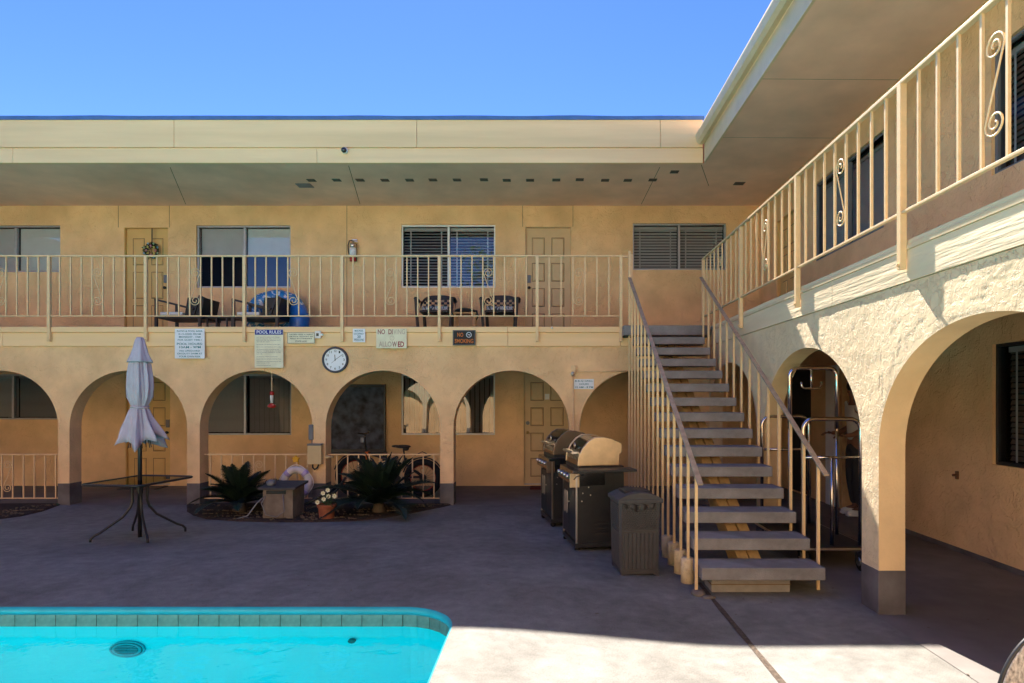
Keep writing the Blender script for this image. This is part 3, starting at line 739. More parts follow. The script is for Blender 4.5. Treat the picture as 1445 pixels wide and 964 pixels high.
# ================================================================ unseen wings, south shaped for bounce, west added for shade; reflected trees
south = thing('motel_wing', 'unseen motel wing behind the camera, set near and flush to bounce sunlight', 'building')  # wing inferred from reflections; moved near and made flush to bounce sun
PS = lambda u, d, z: (-u, -4.2 - d, z)
arcade('arcade_wall', south, PS, -2.3, 15, [(-2.2 + 1.86 * k, -.5 + 1.86 * k) for k in range(9)], 1.136, .828, 2.33, .235, M['south'])
SW = [(-1.5 + 3.2 * k, .2 + 3.2 * k, 3.5, 4.6) for k in range(5)]
wall('upper_wall', south, PS, -2.3, 15, 2.33, 5.8, SW, .2, M['south'])
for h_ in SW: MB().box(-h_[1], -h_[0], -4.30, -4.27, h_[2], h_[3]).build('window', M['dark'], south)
MB().box(-15, 2.3, -6.1, -4.5, 0, 5.7).box(-15, 2.3, -12, -4.44, 5.65, 5.75).build('rear_block', M['stucco_wall'], south)
west = tag(MB().box(-13.6, -13, -4, 9, 0, 5.2).box(-13, -12.2, -4, 9, 4.9, 5.5).build('added_west_wing', M['stucco_wall']), 'plain tan wing added beyond the left edge to darken the left of the courtyard', 'building')  # added out of view to cut bounce at the left end
def tree(x, y, h, r, lab):
    t = thing('shade_tree', lab, 'tree', (x, y, 0))
    MB().tube([(0, 0, 0), (.1, 0, h*.3), (0, .1, h*.55), (.2, 0, h*.8)], [.28, .22, .16, .06], 10).tube([(0, 0, h*.45), (.9, .2, h*.7)], [.12, .04], 6).tube([(0, 0, h*.5), (-.8, -.2, h*.75)], [.12, .04], 6).build('trunk', M['bark'], t, smooth=True)
    cr = MB()
    cl = [(random.gauss(0, r*.45), random.gauss(0, r*.45), h*.78 + random.gauss(0, r*.4), random.uniform(.4, .9)) for _ in range(26)]
    for i in range(2600):
        c_ = random.choice(cl); v = Vector((random.gauss(0, 1), random.gauss(0, 1), random.gauss(0, 1))).normalized() * c_[3] * random.uniform(.6, 1.1)
        p = Vector(c_[:3]) + v; a = Vector((random.gauss(0, 1), random.gauss(0, 1), random.gauss(0, 1))).normalized() * .14; b_ = a.cross(Vector((random.random(), random.random(), random.random()))).normalized() * .07
        cr.quad(p - a, p + b_, p + a, p - b_)
    cr.build('crown', M['leaf2'], t)
tree(-2, -12, 9.5, 3, 'leafy tree rising over the wing behind the camera')
tree(-7.5, -13, 8.5, 2.6, 'second leafy tree over the wing behind the camera')
# ================================================================ railings
def scroll_mesh(r0, half, m, mirror=False, turns=1.6):
    def top():
        pts = []; n = 26
        for i in range(n + 1):
            t = i / n; a = math.pi - 2 * math.pi * turns * (1 - t); r = .010 + (r0 - .010) * t ** .8
            pts.append((r * math.cos(a), 0, half + r * math.sin(a)))
        return pts
    tp = top(); bt = [(-x, 0, -z) for x, y, z in tp][::-1]
    pts = tp + bt
    if mirror: pts = [(-x, y, z) for x, y, z in pts]
    return MB().tube(pts, .0062, 6).mesh('scroll', m, True)
SCR = [scroll_mesh(.072, .20, M['rail'], k) for k in (False, True)]
SCRS = [scroll_mesh(.062, .17, M['rail'], k) for k in (False, True)]
def railing(name, label, loc, rz, posts, bays, z_top=3.62, z_bot=2.75, z_foot=2.38, group=None, k0=0):
    """local x along the rail, z absolute; each bar, post and scroll a part"""
    t = thing(name, label, 'railing', (loc[0], loc[1], 0), rz, group)
    x0, x1 = bays[0][0], bays[-1][1]
    MB().box(x0, x1, -.02, .02, z_top - .012, z_top + .010).build('top_rail', M['rail'], t, bevel=.003)
    MB().box(x0, x1, -.014, .014, z_bot - .008, z_bot + .008).build('bottom_rail', M['rail'], t, bevel=.002)
    pm = MB().box(-.021, .021, -.021, .021, z_foot, z_top + .004); pm.lathe([(0, -.03), (.012, -.028), (.012, -.02)], 8, (0, 0, z_foot + .03), 'y'); pm = pm.mesh('post', M['rail'])
    for x in posts: inst('post', pm, t, (x, 0, 0), bevel=0)
    bm_ = MB().box(-.0085, .0085, -.0085, .0085, z_bot, z_top).mesh('baluster', M['rail'])
    for k, (a, b) in enumerate(bays):
        n = 8; st = (b - a) / (n + 1)
        for i in range(n): inst('baluster', bm_, t, (a + st * (i + 1), 0, 0))
        inst('scroll', SCR[(k + k0) % 2], t, ((a + b) / 2, 0, (z_top + z_bot) / 2 - .01))
    return t
# back gallery: posts at the spots seen on the deck edge
px = [-476, -339, -204, -67, 69.5, 206, 345, 483, 620, 758, 876]
YR = 9.035; xp = [XP(p, YR) for p in px]
bays = list(zip(xp[:-1], xp[1:]))
t = thing('gallery_railing', 'beige iron railing with scrolls along the upper gallery of the back wing', 'railing', (0, YR, 0))
def fill(t, bays, posts, z_top, z_bot, z_foot, k0, counts=None):
    x0, x1 = bays[0][0], bays[-1][1]
    MB().box(x0, x1, -.02, .02, z_top - .012, z_top + .010).build('top_rail', M['rail'], t, bevel=.003)
    MB().box(x0, x1, -.014, .014, z_bot - .008, z_bot + .008).build('bottom_rail', M['rail'], t, bevel=.002)
    pm = MB().box(-.021, .021, -.021, .021, z_foot, z_top + .004); pm.lathe([(0, -.034), (.012, -.032), (.012, -.02)], 8, (0, 0, z_foot + .03), 'y'); pm = pm.mesh('post', M['rail'])
    for x in posts: inst('post', pm, t, (x, 0, 0))
    bm_ = MB().box(-.0085, .0085, -.0085, .0085, z_bot, z_top).mesh('baluster', M['rail'])
    for k, (a, b) in enumerate(bays):
        n = (counts or {}).get(k, 8); st = (b - a) / (n + 1)
        for i in range(n): inst('baluster', bm_, t, (a + st * (i + 1), 0, 0))
        c_ = a + st * (n // 2 + .5)
        if n == 6: c_ = a + st * 3.5
        inst('scroll', SCR[(k + k0) % 2], t, (c_, 0, (z_top + z_bot) / 2 - .01))
fill(t, bays, xp, 3.62, 2.75, 2.38, 0, {9: 6})
MB().box(xp[-1], XP(891, 9.035), -.015, .015, 3.60, 3.625).build('rail_end', M['rail'], t)
MB().box(-.02, .02, -.02, .02, 2.45, 3.64).build('post', M['rail'], t, loc=(XP(891, 9.035), 0, 0))
# right gallery
yp = [9.30, 7.52, 5.83, 4.12, 2.41, .70, -1.0, -2.7, -4.4, -6.1]
t = thing('gallery_railing', 'beige iron railing with scrolls climbing in view along the right wing gallery', 'railing', (2.352, 9.30, 0), R(-90))
us = [9.30 - y for y in yp]
fill(t, list(zip(us[:-1], us[1:])), us, 3.635, 2.775, 2.405, 0)
# low railings inside three arches of the back wing
def low_rail(a, b, scx, lab, k, z0=0.105):
    Y = 9.22; x0 = XP(a, 9.1) + .002; x1 = XP(b, 9.1) - .002
    t = thing('arch_railing', lab, 'railing', (0, Y, 0), 0, None)
    zt = EYE + (CY - 641.5) * Y / F; zb = EYE + (CY - 703) * Y / F
    MB().box(x0, x1, -.016, .016, zt - .008, zt + .010).build('top_rail', M['rail'], t, bevel=.003)
    MB().box(x0, x1, -.012, .012, zb - .007, zb + .007).build('bottom_rail', M['rail'], t, bevel=.002)
    bm_ = MB().box(-.008, .008, -.008, .008, zb, zt).mesh('baluster', M['rail'])
    st = XP(15.2, Y) - XP(0, Y); xc = XP(scx, Y); x = xc + st / 2
    xl = []
    while x < x1 - .04: xl.append(x); x += st
    x = xc - st / 2
    while x > x0 + .04: xl.append(x); x -= st
    for x in sorted(xl): inst('baluster', bm_, t, (x, 0, 0))
    inst('scroll', SCRS[k], t, (xc, 0, (zt + zb) / 2))
    return t
low_rail(-82, 82, 10.5, 'low beige railing in the leftmost arch', 1)
low_rail(282, 441, 365.5, 'low beige railing in the arch behind the pump box', 0)
low_rail(459.5, 621, 544, 'low beige railing in front of the parked bicycle', 0)

# ================================================================ stairs
st = thing('staircase', 'open staircase with thick grey treads and beige iron balusters up to the gallery', 'staircase', (1.7, 5.0, 0))
def SL(mb, name, m, **k):
    o = mb.build(name, m, st, **k); o.location = (-1.7, -5.0, 0) if o.location.length == 0 else o.location - Vector((1.7, 5.0, 0)); return o
RUN, RISE, Y1, Z1 = .2845, .1672, 4.875, .228
tm = MB().box(-.485, .485, 0, .30, -.098, 0).mesh('tread', M['tread'], True)
for k in range(14):
    inst('tread', tm, st, (1.705 - 1.7, Y1 + RUN * k - 5.0, Z1 + RISE * k), bevel=.007)
SL(MB().box(1.33, 1.96, 5.0, 5.22, .0, .125), 'base_block', M['block'], bevel=.004)
SL(MB().box(1.325, 1.965, 4.995, 5.225, .06, .066), 'base_block_seam', M['groove'])
for x in (1.66, 1.765):
    SL(MB().bar((x, 5.08, .0), (x, 8.95, 2.275), .095, .20), 'stringer', M['timber'], bevel=.006)
SL(MB().box(1.105, 2.33, 8.84, 9.07, 2.455, DECK), 'landing', M['tread'], bevel=.006)
sl_ = RISE / RUN
def zr(y): return .945 + (y - 4.92) * sl_
for k in range(15):
    y = 4.96 + RUN * k
    if y > 8.95: break
    z0 = gz(1.2, y) if k not in (1, 2, 3, 4) else .16
    SL(MB().box(-.011, .011, -.011, .011, z0 + .0, zr(y)), 'baluster', M['rail'], loc=(1.197, y, 0))
    yr_ = 5.07 + RUN * k
    if yr_ < 8.95: SL(MB().box(-.011, .011, -.011, .011, 0 if k == 0 else Z1 + RISE * (k - .9) - .13, zr(yr_)), 'baluster', M['rail'], loc=(2.215, yr_, 0))
for k in (1, 2, 3, 4):
    y = 4.96 + RUN * k
    SL(MB().lathe([(.055, 0), (.055, .205), (.048, .21), (0, .21)], 16, rf=lambda a, z: 1 + .03 * math.sin(3*a)), 'footing', M['stucco_rough'], smooth=True, loc=(1.197, y + .02, 0))
SL(MB().ball((1.21, 4.95, .01), .06, 10, (1, 1.4, .45)).ball((1.27, 4.86, .0), .05, 8, (1.2, .8, .4)), 'mortar', M['pumpbox'], smooth=True)
SL(MB().bar((1.197, 4.82, zr(4.82)), (1.197, 8.90, zr(8.90)), .045, .016), 'handrail', M['handrail'], bevel=.004)
SL(MB().bar((2.215, 4.92, zr(4.92)), (2.215, 8.90, zr(8.90)), .045, .016), 'handrail', M['handrail'], bevel=.004)
SL(MB().box(1.18, 1.21, 8.88, 8.92, 2.5, 3.66), 'post', M['rail'])

# ================================================================ signs on the back wing
def board(name, label, cat, px0, py0, px1, py1, Y, m, th=.006, bevel=.002):
    x0, x1, z1, z0 = XP(px0, Y), XP(px1, Y), ZP(py0, Y), ZP(py1, Y)
    t = thing(name, label, cat, ((x0+x1)/2, Y, z0)); w_, h_ = x1 - x0, z1 - z0
    MB().box(-w_/2, w_/2, -th, 0, 0, h_).build('board', m, t, bevel=bevel); return t, w_, h_
def lines(t, h_, rows, m, w_, y=-.0066):
    for body, fz, fw, ch in rows: text(body, 0, h_ * (1 - fz), w_ * fw, ch * h_, m, t, y)
YS = 9.038
t, w_, h_ = board('pool_hours_sign', 'square white sign with teal pool hours text right of the umbrella', 'sign', 247, 464, 289, 506, YS, M['signwhite'])
MB().box(-.02, .02, 0, .03, .05, .1).build('spacer', M['signwhite'], t)
lines(t, h_, [('PATIO & POOL AREA', .085, .86, .055), ('IS CLOSED FROM', .185, .74, .055), ('MIDNIGHT - 7AM', .28, .72, .055), ('FOR QUIET TIME !', .38, .80, .055),
              ('POOL HOURS:', .515, .86, .075), ('10AM - 9PM', .625, .72, .075), ('NO LIFEGUARD', .745, .68, .055), ('ON DUTY SWIM AT', .84, .84, .055), ('YOUR OWN RISK', .935, .74, .055)], M['teal'], w_)
t, w_, h_ = board('pool_rules_sign', 'tall cream pool rules sign with a navy heading', 'sign', 359.5, 465, 400, 519, YS, M['signcream'])
MB().box(-w_/2 + .006, w_/2 - .006, -.0075, -.006, h_ * .86, h_ - .004).build('heading', M['navy'], t)
text('POOL RULES', 0, h_ * .927, w_ * .86, h_ * .085, M['signwhite'], t, -.0085, .02)
rr = [('ANY PERSON HAVING A SKIN DISEASE', .205, .8), ('SORE OR INFLAMED EYES COUGH COLD', .25, .84), ('MUST NOT USE THE SWIMMING POOL', .29, .84), ('OR THE SPA AREA', .325, .45), ('NO RUNNING OR HORSEPLAY IN POOL AREA', .395, .82),
      ('NO GLASS CONTAINERS IN POOL AREA', .46, .86), ('ALL PERSONS MUST SHOWER BEFORE', .525, .78), ('ENTERING THE POOL OR SPA AND MUST', .565, .84), ('WEAR PROPER SWIMMING ATTIRE', .605, .84), ('AT ALL TIMES', .645, .2),
      ('NO PETS ALLOWED IN THE POOL', .715, .74), ('PLEASE SHOWER BEFORE ENTERING POOL', .775, .86), ('CHILDREN MUST BE SUPERVISED BY AN', .84, .84), ('ADULT AT ALL TIMES', .88, .45), ('MANAGEMENT', .94, .5)]
for body, fz, fw in rr: text(body, -w_ * (.86 - fw) / 2 + 0.0, h_ * (1 - fz), w_ * fw, h_ * .018, M['ink'], t, -.0066, .0)
t, w_, h_ = board('state_law_sign', 'small cream sign in italic black print beside the tall rules sign', 'sign', 405.5, 469, 444.5, 485, YS, M['signcream'])
MB().box(-w_/2 + .004, w_/2 - .004, -.0066, -.006, .004, h_ - .004).build('border', M['blackink'], t)
MB().box(-w_/2 + .009, w_/2 - .009, -.0074, -.0066, .009, h_ - .009).build('face', M['signcream'], t)
lines(t, h_, [('CHILDREN UNDER 14 CANNOT', .20, .86, .10), ('USE POOL WITHOUT AN', .38, .86, .10), ('ADULT IN ATTENDANCE', .56, .80, .10), ('STATE LAW', .80, .42, .12)], M['blackink'], w_, -.0078)
t, w_, h_ = board('wall_sensor', 'small white box with a dark square face right of the cream signs', 'sensor', 445.5, 467.5, 453.5, 477.5, YS, M['white'], .03)
MB().box(-.022, .014, -.033, -.03, .03, .07).build('face', M['bark'], t)
MB().lathe([(0, -.03), (.016, -.028), (.02, 0)], 12, (.055, 0, .05), 'y').build('sensor_eye', M['white'], t)
t, w_, h_ = board('occupancy_sign', 'small white sign with teal print between the clock and the no diving sign', 'sign', 498, 464, 515.5, 483, YS, M['signwhite'])
lines(t, h_, [('MAX POOL', .16, .70, .13), ('OCCUPANCY', .38, .84, .13), ('20', .60, .28, .19), ('PERSONS', .83, .76, .16)], M['teal'], w_)
t, w_, h_ = board('no_diving_sign', 'faded cream sign with worn red no diving lettering', 'sign', 531, 464, 574, 491.5, YS, M['signcream'])
text('NO', -w_ * .33, h_ * .83, w_ * .24, h_ * .26, M['fadedred'], t, -.0066, .03); text('DI', -w_ * .03, h_ * .83, w_ * .14, h_ * .26, M['fadedred'], t, -.0066, .03)
text('VING', w_ * .26, h_ * .83, w_ * .38, h_ * .26, M['palered'], t, -.0066, .0)
text('ALLO', -w_ * .20, h_ * .19, w_ * .42, h_ * .28, M['palered'], t, -.0066, .02); text('W', w_ * .10, h_ * .19, w_ * .15, h_ * .28, M['fadedred'], t, -.0066, .02)
text('ED', w_ * .31, h_ * .19, w_ * .20, h_ * .28, M['redink'], t, -.0066, .03)
MB().tube([(w_*.02 + .03*math.cos(a*.5236), -.0066, h_*.52 + .03*math.sin(a*.5236)) for a in range(12)], .0022, 4, True).bar((w_*.02 - .02, -.0068, h_*.52 - .02), (w_*.02 + .02, -.0068, h_*.52 + .02), .003, .001).build('symbol', M['palered'], t)
t, w_, h_ = board('no_smoking_sign', 'black sign with orange no smoking lettering and a white symbol', 'sign', 639, 466, 671, 487.5, YS, M['blackink'])
for bx in ((-w_/2+.006, w_/2-.006, .006, .012), (-w_/2+.006, w_/2-.006, h_-.012, h_-.006), (-w_/2+.006, -w_/2+.012, .012, h_-.012), (w_/2-.012, w_/2-.006, .012, h_-.012)):
    MB().box(bx[0], bx[1], -.0068, -.006, bx[2], bx[3]).build('border', M['plastic_grey'], t)
text('NO', -w_ * .17, h_ * .68, w_ * .26, h_ * .27, M['orangeink'], t, -.0066, .02); text('SMOKING', 0, h_ * .27, w_ * .82, h_ * .27, M['orangeink'], t, -.0066, .02)
MB().tube([(w_*.21 + .036*math.cos(a*.3927), -.0075, h_*.69 + .036*math.sin(a*.3927)) for a in range(16)], .005, 5, True).bar((w_*.21 - .026, -.0075, h_*.69 + .026), (w_*.21 + .026, -.0075, h_*.69 - .026), .006, .002).box(w_*.21-.022, w_*.21+.022, -.008, -.0065, h_*.69-.003, h_*.69+.004).build('symbol', M['signwhite'], t)
t, w_, h_ = board('grill_hours_sign', 'small white sign with teal grill hours print beside the last arch', 'sign', 810, 535, 838, 549, 9.094, M['signwhite'])
lines(t, h_, [('B-B-Q GRILL', .20, .90, .19), ('HOURS', .52, .46, .17), ('10 AM - 8 PM', .83, .90, .17)], M['teal'], w_)

# clock
t = thing('wall_clock', 'round wall clock with a dark rim and pale face showing nine past twelve', 'clock', (XP(473.5, 9.09), 9.094, ZP(508, 9.09)))
MB().lathe([(.19, 0), (.19, -.03), (.185, -.042), (.165, -.042), (.16, -.03), (.16, -.02)], 48, ax='y').build('rim', M['navy'] if False else mat('clock_rim', (.03, .04, .075), .4), t, smooth=False)
MB().lathe([(.163, -.0205), (.163, -.0225), (0, -.0225)], 40, ax='y').build('face', M['clockface'], t)
for k in range(12):
    a = R(90 - 30 * (k + 1)); text(str(k + 1), .128 * math.cos(a), .128 * math.sin(a), .022 if k < 9 else .032, .034, M['blackink'], t, -.0235, .004)
for ang, L, w_, nm in ((4, .075, .009, 'hour_hand'), (-54, .12, .005, 'minute_hand'), (132, .07, .003, 'second_hand')):
    a = R(90 + ang); MB().bar((-.015 * math.cos(a), -.024, -.015 * math.sin(a)), (L * math.cos(a), -.024, L * math.sin(a)), w_, .002, up=(0, 1, 0)).build(nm, M['blackink'], t)
MB().lathe([(0, -.028), (.007, -.027), (.007, -.02)], 10, ax='y').build('hub', M['blackink'], t)

# security camera, conduit, extinguisher, wreath
t = thing('security_camera', 'small round security camera on the roof fascia of the back wing', 'security camera', (XP(487, 9.06), 9.054, ZP(213, 9.06)))
MB().lathe([(.045, 0), (.045, -.02), (.02, -.03), (0, -.03)], 18, ax='y').build('mount', M['white'], t, smooth=True)
MB().ball((0, -.05, -.01), .04, 14).build('lens_ball', M['lidblack'], t, smooth=True)
t = thing('wall_conduit', 'thin painted conduit with a small lamp running over the last arch', 'conduit', (XP(809, 9.09), 9.094, 0))
x1 = XP(889, 9.09) - XP(809, 9.09)
MB().tube([(0, -.014, .0), (0, -.014, ZP(528, 9.09))], .009, 8).build('riser', M['rail'], t, smooth=True)
MB().tube([(.02, -.014, ZP(524.5, 9.09)), (x1, -.014, ZP(524, 9.09))], .008, 8).build('cross_pipe', M['rail'], t, smooth=True)
MB().box(-.03, .03, -.045, 0, ZP(524, 9.09) - .03, ZP(516, 9.09)).build('junction_box', M['rail'], t, bevel=.004)
MB().lathe([(.0, 0), (.02, .005), (.028, .03), (.02, .06), (0, .065)], 12, (-.01, -.07, ZP(531, 9.09))).build('lamp_globe', M['steel'], t, smooth=True)
tag(MB().box(-.007, .007, -.03, 0, 0, .03).lathe([(0, -.035), (.014, -.03), (.014, -.02)], 8, (0, 0, .01), 'y').build('wall_hook', M['steel'], loc=(XP(779, 9.04), 9.044, ZP(464, 9.04))), 'tiny metal hook on the deck edge above the last full arch', 'hook')
t = thing('fire_extinguisher', 'fire extinguisher with a silver body hanging on the upper wall', 'fire extinguisher', (XP(498, 11), 11.0, ZP(369, 11)))
MB().lathe([(.0, 0), (.052, .004), (.056, .02), (.056, .09)], 18).build('base', M['red'], t, smooth=True)
MB().lathe([(.057, .09), (.057, .235)], 18).build('label_band', M['signwhite'], t, smooth=True)
MB().lathe([(.056, .235), (.052, .30), (.03, .335), (.018, .35), (.018, .37), (0, .37)], 18).build('shoulder', M['steel'], t, smooth=True)
MB().box(-.015, .075, -.012, .012, .375, .39).bar((-.01, 0, .37), (.085, 0, .345), .02, .008).build('lever', M['steel'], t)
MB().tube([(-.01, 0, .37), (-.06, -.01, .36), (-.078, -.02, .28), (-.072, -.02, .18), (-.062, -.02, .12)], .010, 8).build('hose', M['black'], t, smooth=True)
MB().box(-.04, .04, .056, .1, .02, .33).build('bracket', M['black'], t)
t = thing('egg_wreath', 'small dark wreath dotted with pastel eggs hanging on the yellow upper door', 'wreath', (XP(212, 11.03), 11.09, ZP(353, 11.03)))
wr = MB()
for i in range(260):
    a = random.uniform(0, 2*math.pi); r = .10 + random.gauss(0, .02); p = Vector((r*math.cos(a), -.02 + random.gauss(0, .015), r*math.sin(a)))
    d = Vector((math.cos(a)*random.uniform(-.5, 1), random.uniform(-1, .2), math.sin(a)*random.uniform(-.5, 1))).normalized()*.04; s_ = d.cross(Vector((0, 1, 0))).normalized()*.010
    wr.quad(p, p + d*.5 + s_, p + d, p + d*.5 - s_)
wr.tube([(.10*math.cos(a*.3), -.01, .10*math.sin(a*.3)) for a in range(21)], .018, 6, True)
wr.build('foliage', M['leaf'], t)
cols_ = [(.6, .25, .3), (.2, .45, .6), (.65, .55, .15), (.3, .5, .3)]
em = [mat('pastel_%s' % n_, c_, .5, var=.04) for n_, c_ in zip(('pink', 'blue', 'yellow', 'green'), cols_)]
for k in range(16):
    a = 2*math.pi*k/16; r = .10 + (.03 if k % 2 else -.02); MB().ball((r*math.cos(a), -.045, r*math.sin(a)), .017, 8, (1, 1, 1.25)).build('egg', em[k % 4], t, smooth=True)
MB().box(-.012, .012, -.012, -.008, .10, .40).build('ribbon', M['bark'], t)

# ================================================================ things on the upper gallery
def monoblock(x, y, lab):
    t = thing('resin_armchair', lab, 'armchair', (x, y, DECK), R(0), 'dark resin armchairs on the gallery')
    m = M['wicker']
    MB().box(-.24, .24, -.24, .24, .37, .41).build('seat', m, t, bevel=.015)
    def bx(u): return .30 * math.sin(u), .10 + .17 * math.cos(u)
    # back: curved shell with lattice holes
    bk = MB(); n = 15
    def zt(u): return .74 - .20 * (abs(u) / 1.35) ** 3
    us = [-1.35 + 2.7 * i / n for i in range(n + 1)]
    for i in range(n):
        a, b = us[i], us[i+1]; (xa, ya), (xb_, yb) = bx(a), bx(b)
        zz = [.42, .50, .54, .58, .62, .66]
        top = lambda u, z: (bx(u)[0] * (1 + .1 * (z - .4)), bx(u)[1] + .12 * (z - .4), z)
        for j in range(len(zz) - 1):
            if j == 0 and abs((a+b)/2) > .8: continue
            if 1 <= j <= 4 and (i + j) % 2 == 0 and abs((a+b)/2) < .9: continue
            if j < 4 and abs((a+b)/2) > 1.0: continue
            for dd in (0, -.012):
                q = [Vector(top(u, z)) for u, z in ((a, zz[j]), (b, zz[j]), (b, min(zz[j+1], zt(b))), (a, min(zz[j+1], zt(a))))]
                bk.quad(*[(v.x, v.y + dd, v.z) for v in q])
        q = [Vector(top(u, z)) for u, z in ((a, min(.66, zt(a) - .05)), (b, min(.66, zt(b) - .05)), (b, zt(b)), (a, zt(a)))]
        for dd in (0, -.018): bk.quad(*[(v.x, v.y + dd, v.z) for v in q])
        bk.quad(tuple(q[3]), tuple(q[2]), (q[2].x, q[2].y - .018, q[2].z), (q[3].x, q[3].y - .018, q[3].z))
    bk.build('backrest', m, t)
    for s in (-1, 1):
        MB().tube([(s*.30, -.25, .60), (s*.315, -.1, .615), (s*.31, .08, .60)], [.03, .032, .03], 6).build('armrest', m, t, smooth=True)
        MB().bar((s*.255, -.24, 0), (s*.30, -.24, .60), .045, .05).build('leg', m, t, bevel=.008)
        MB().bar((s*.23, .24, 0), (s*.24, .16, .42), .05, .045).build('leg', m, t, bevel=.008)
    tag(MB().box(-.22, .22, -.10, .10, 0, .075).build('seat_cushion', M['cushion'], bevel=.02, loc=(x, y - .06, DECK + .415)), 'patterned grey cushion on the ' + lab.split(' ', 1)[1].replace('dark ', '') if False else ('patterned cushion on the armchair under the middle of the white framed window' if 'left' in lab else 'patterned cushion on the armchair beside the upper panelled door'), 'cushion', 'patterned seat cushions')
monoblock(XP(616, 10.45), 10.45, 'dark lattice back armchair left of the wooden stool')
monoblock(XP(706, 10.45), 10.45, 'dark lattice back armchair nearest the upper door')
t = thing('wooden_stool', 'small light wood stool between the two dark armchairs', 'stool', (XP(657, 10.4), 10.4, DECK))
MB().box(-.19, .19, -.15, .15, .36, .385).build('seat', M['timber'], t, bevel=.004)
for sx in (-.16, .16):
    for sy in (-.12, .12): MB().box(sx-.017, sx+.017, sy-.017, sy+.017, 0, .36).build('leg', M['timber'], t)
bg_ = MB(); bg_.lathe([(0, 0), (.16, .005), (.18, .03), (.14, .06), (.05, .085), (0, .09)], 20, rf=lambda a, z: 1.05 + .12*math.sin(3*a+1) + .06*math.sin(7*a))
bg_.tube([(.12, -.1, .04), (.22, -.16, .02), (.24, -.17, -.08), (.21, -.165, -.13)], .01, 6)
tag(bg_.build('soft_bag', M['black'], smooth=True, loc=(XP(656, 10.4), 10.4, DECK + .385)), 'slumped black bag lying on the wooden stool', 'bag')
def patio_seat(x, y, lab, w_=.68):
    t = thing('metal_armchair', lab, 'armchair', (x, y, DECK), 0, 'black metal patio armchairs')
    m = M['black']
    # chair seen from its side: front to the left, frame of square tube
    for s in (-1, 1):
        MB().box(-.40, -.36, s*.28-.02, s*.28+.02, 0, .56).build('leg', m, t)
        MB().box(.30, .34, s*.28-.02, s*.28+.02, 0, .36).build('leg', m, t)
        MB().bar((-.40, s*.28, .555), (.22, s*.28, .40), .04, .03).build('armrest', m, t)
        MB().bar((-.40, s*.28, .27), (.36, s*.28, .27), .03, .04).build('side_rail', m, t)
    MB().box(-.38, .32, -.28, .28, .25, .30).build('seat_frame', m, t)
    MB().bar((.20, -.02, .30), (.30, .0, .61), .50, .035, up=(1, 0, 0)).build('backrest', M['black'], t, bevel=.005)
    MB().box(.02, .36, -.26, .30, .30, .68).build('back_panel', M['blackplastic'], t, bevel=.01) if False else None
    b_ = MB(); b_.prism([(.05, .30), (.31, .30), (.37, .59), (.10, .59)], -.24, .24, 'y'); b_.build('back_panel', M['blackplastic'], t)
    tag(MB().box(-.35, .02, -.25, .25, 0, .055).build('seat_pad', M['white'], bevel=.018, loc=(x, y, DECK + .305)), 'thin white seat pad on the ' + lab.replace('black ', ''), 'cushion', 'white seat pads')
    return t
a1 = patio_seat(XP(268, 10.3), 10.3, 'black metal armchair beside the yellow upper door')
a2 = patio_seat(XP(374, 10.3), 10.3, 'black metal armchair in front of the blue float')
t = thing('side_table', 'low black slatted table between the black metal armchairs', 'table', (XP(318, 10.3), 10.3, DECK))
for k in range(5): MB().box(-.22, .22, -.2 + k*.085, -.14 + k*.085, .27, .29).build('slat', M['black'], t)
for sx in (-.2, -.05, .12, .2):
    MB().box(sx-.012, sx+.012, -.19, -.166, 0, .27).build('leg', M['black'], t)
t = MB(); n = 40
pts = [(.46*math.cos(2*math.pi*i/n), .10*math.sin(2*math.pi*i/n)*0 + .0, .46*math.sin(2*math.pi*i/n)) for i in range(n)]
t.tube(pts, [.165 + .012*math.sin(9*2*math.pi*i/n) for i in range(n)], 14, True)
o = t.build('inflatable_float', M['float'], smooth=True, loc=(XP(390, 10.75), 10.72, DECK + .40)); o.rotation_euler = (R(-14), 0, 0); o.scale = (.86, .86, .72)
tag(o, 'big blue and white patterned inflatable ring leaning on the upper wall', 'pool float')
o = MB().tube([(.32, 0, -.44), (.37, 0, -.3), (.39, 0, -.12), (.35, 0, .02), (.24, 0, .10)], [.12, .165, .165, .14, .06], 14).build('inflatable_tube', M['floatblue'], smooth=True, loc=(XP(392, 10.6), 10.56, DECK + .44))
tag(o, 'plain blue inflatable tube in front of the patterned ring', 'pool float')
# ================================================================ table and umbrella
tx_, ty_ = -4.49, 6.90; tz = gz(tx_, ty_)
t = thing('patio_table', 'dark glass topped patio table with four splayed legs', 'table', (tx_, ty_, tz), R(-8))
def rrect(hx, hy, r, n=6):
    out = []
    for cx, cy, a0 in ((hx-r, hy-r, 0), (-hx+r, hy-r, 90), (-hx+r, -hy+r, 180), (hx-r, -hy+r, 270)):
        for k in range(n+1): a = R(a0 + 90*k/n); out.append((cx + r*math.cos(a), cy + r*math.sin(a)))
    return out
H = .625
o = MB().prism(rrect(.335, .40, .05), H - .004, H + .004, 'z').build('glass_top', M['tableglass'], t)
MB().tube([(x, y, H) for x, y in rrect(.345, .41, .06)], .013, 8, True).build('rim', M['black'], t, smooth=True)
MB().tube([(.03*math.cos(a*.5236), .03*math.sin(a*.5236), H - .02) for a in range(12)], .01, 6, True).lathe([(.03, H-.14), (.035, H-.02)], 12).build('collar', M['black'], t)
for k in range(4):
    a = R(50 + 90*k); c_, s_ = math.cos(a), math.sin(a)
    pr = [(.16, H - .015), (.075, H - .04), (.068, H - .22), (.09, H - .29), (.16, .24), (.36, .10), (.42, .07), (.445, .04), (.447, 0)]
    pr = [(.30, H - .012)] + pr
    MB().tube([(r*c_, r*s_, z) for r, z in pr], .0135, 8).build('leg', M['black'], t, smooth=True)
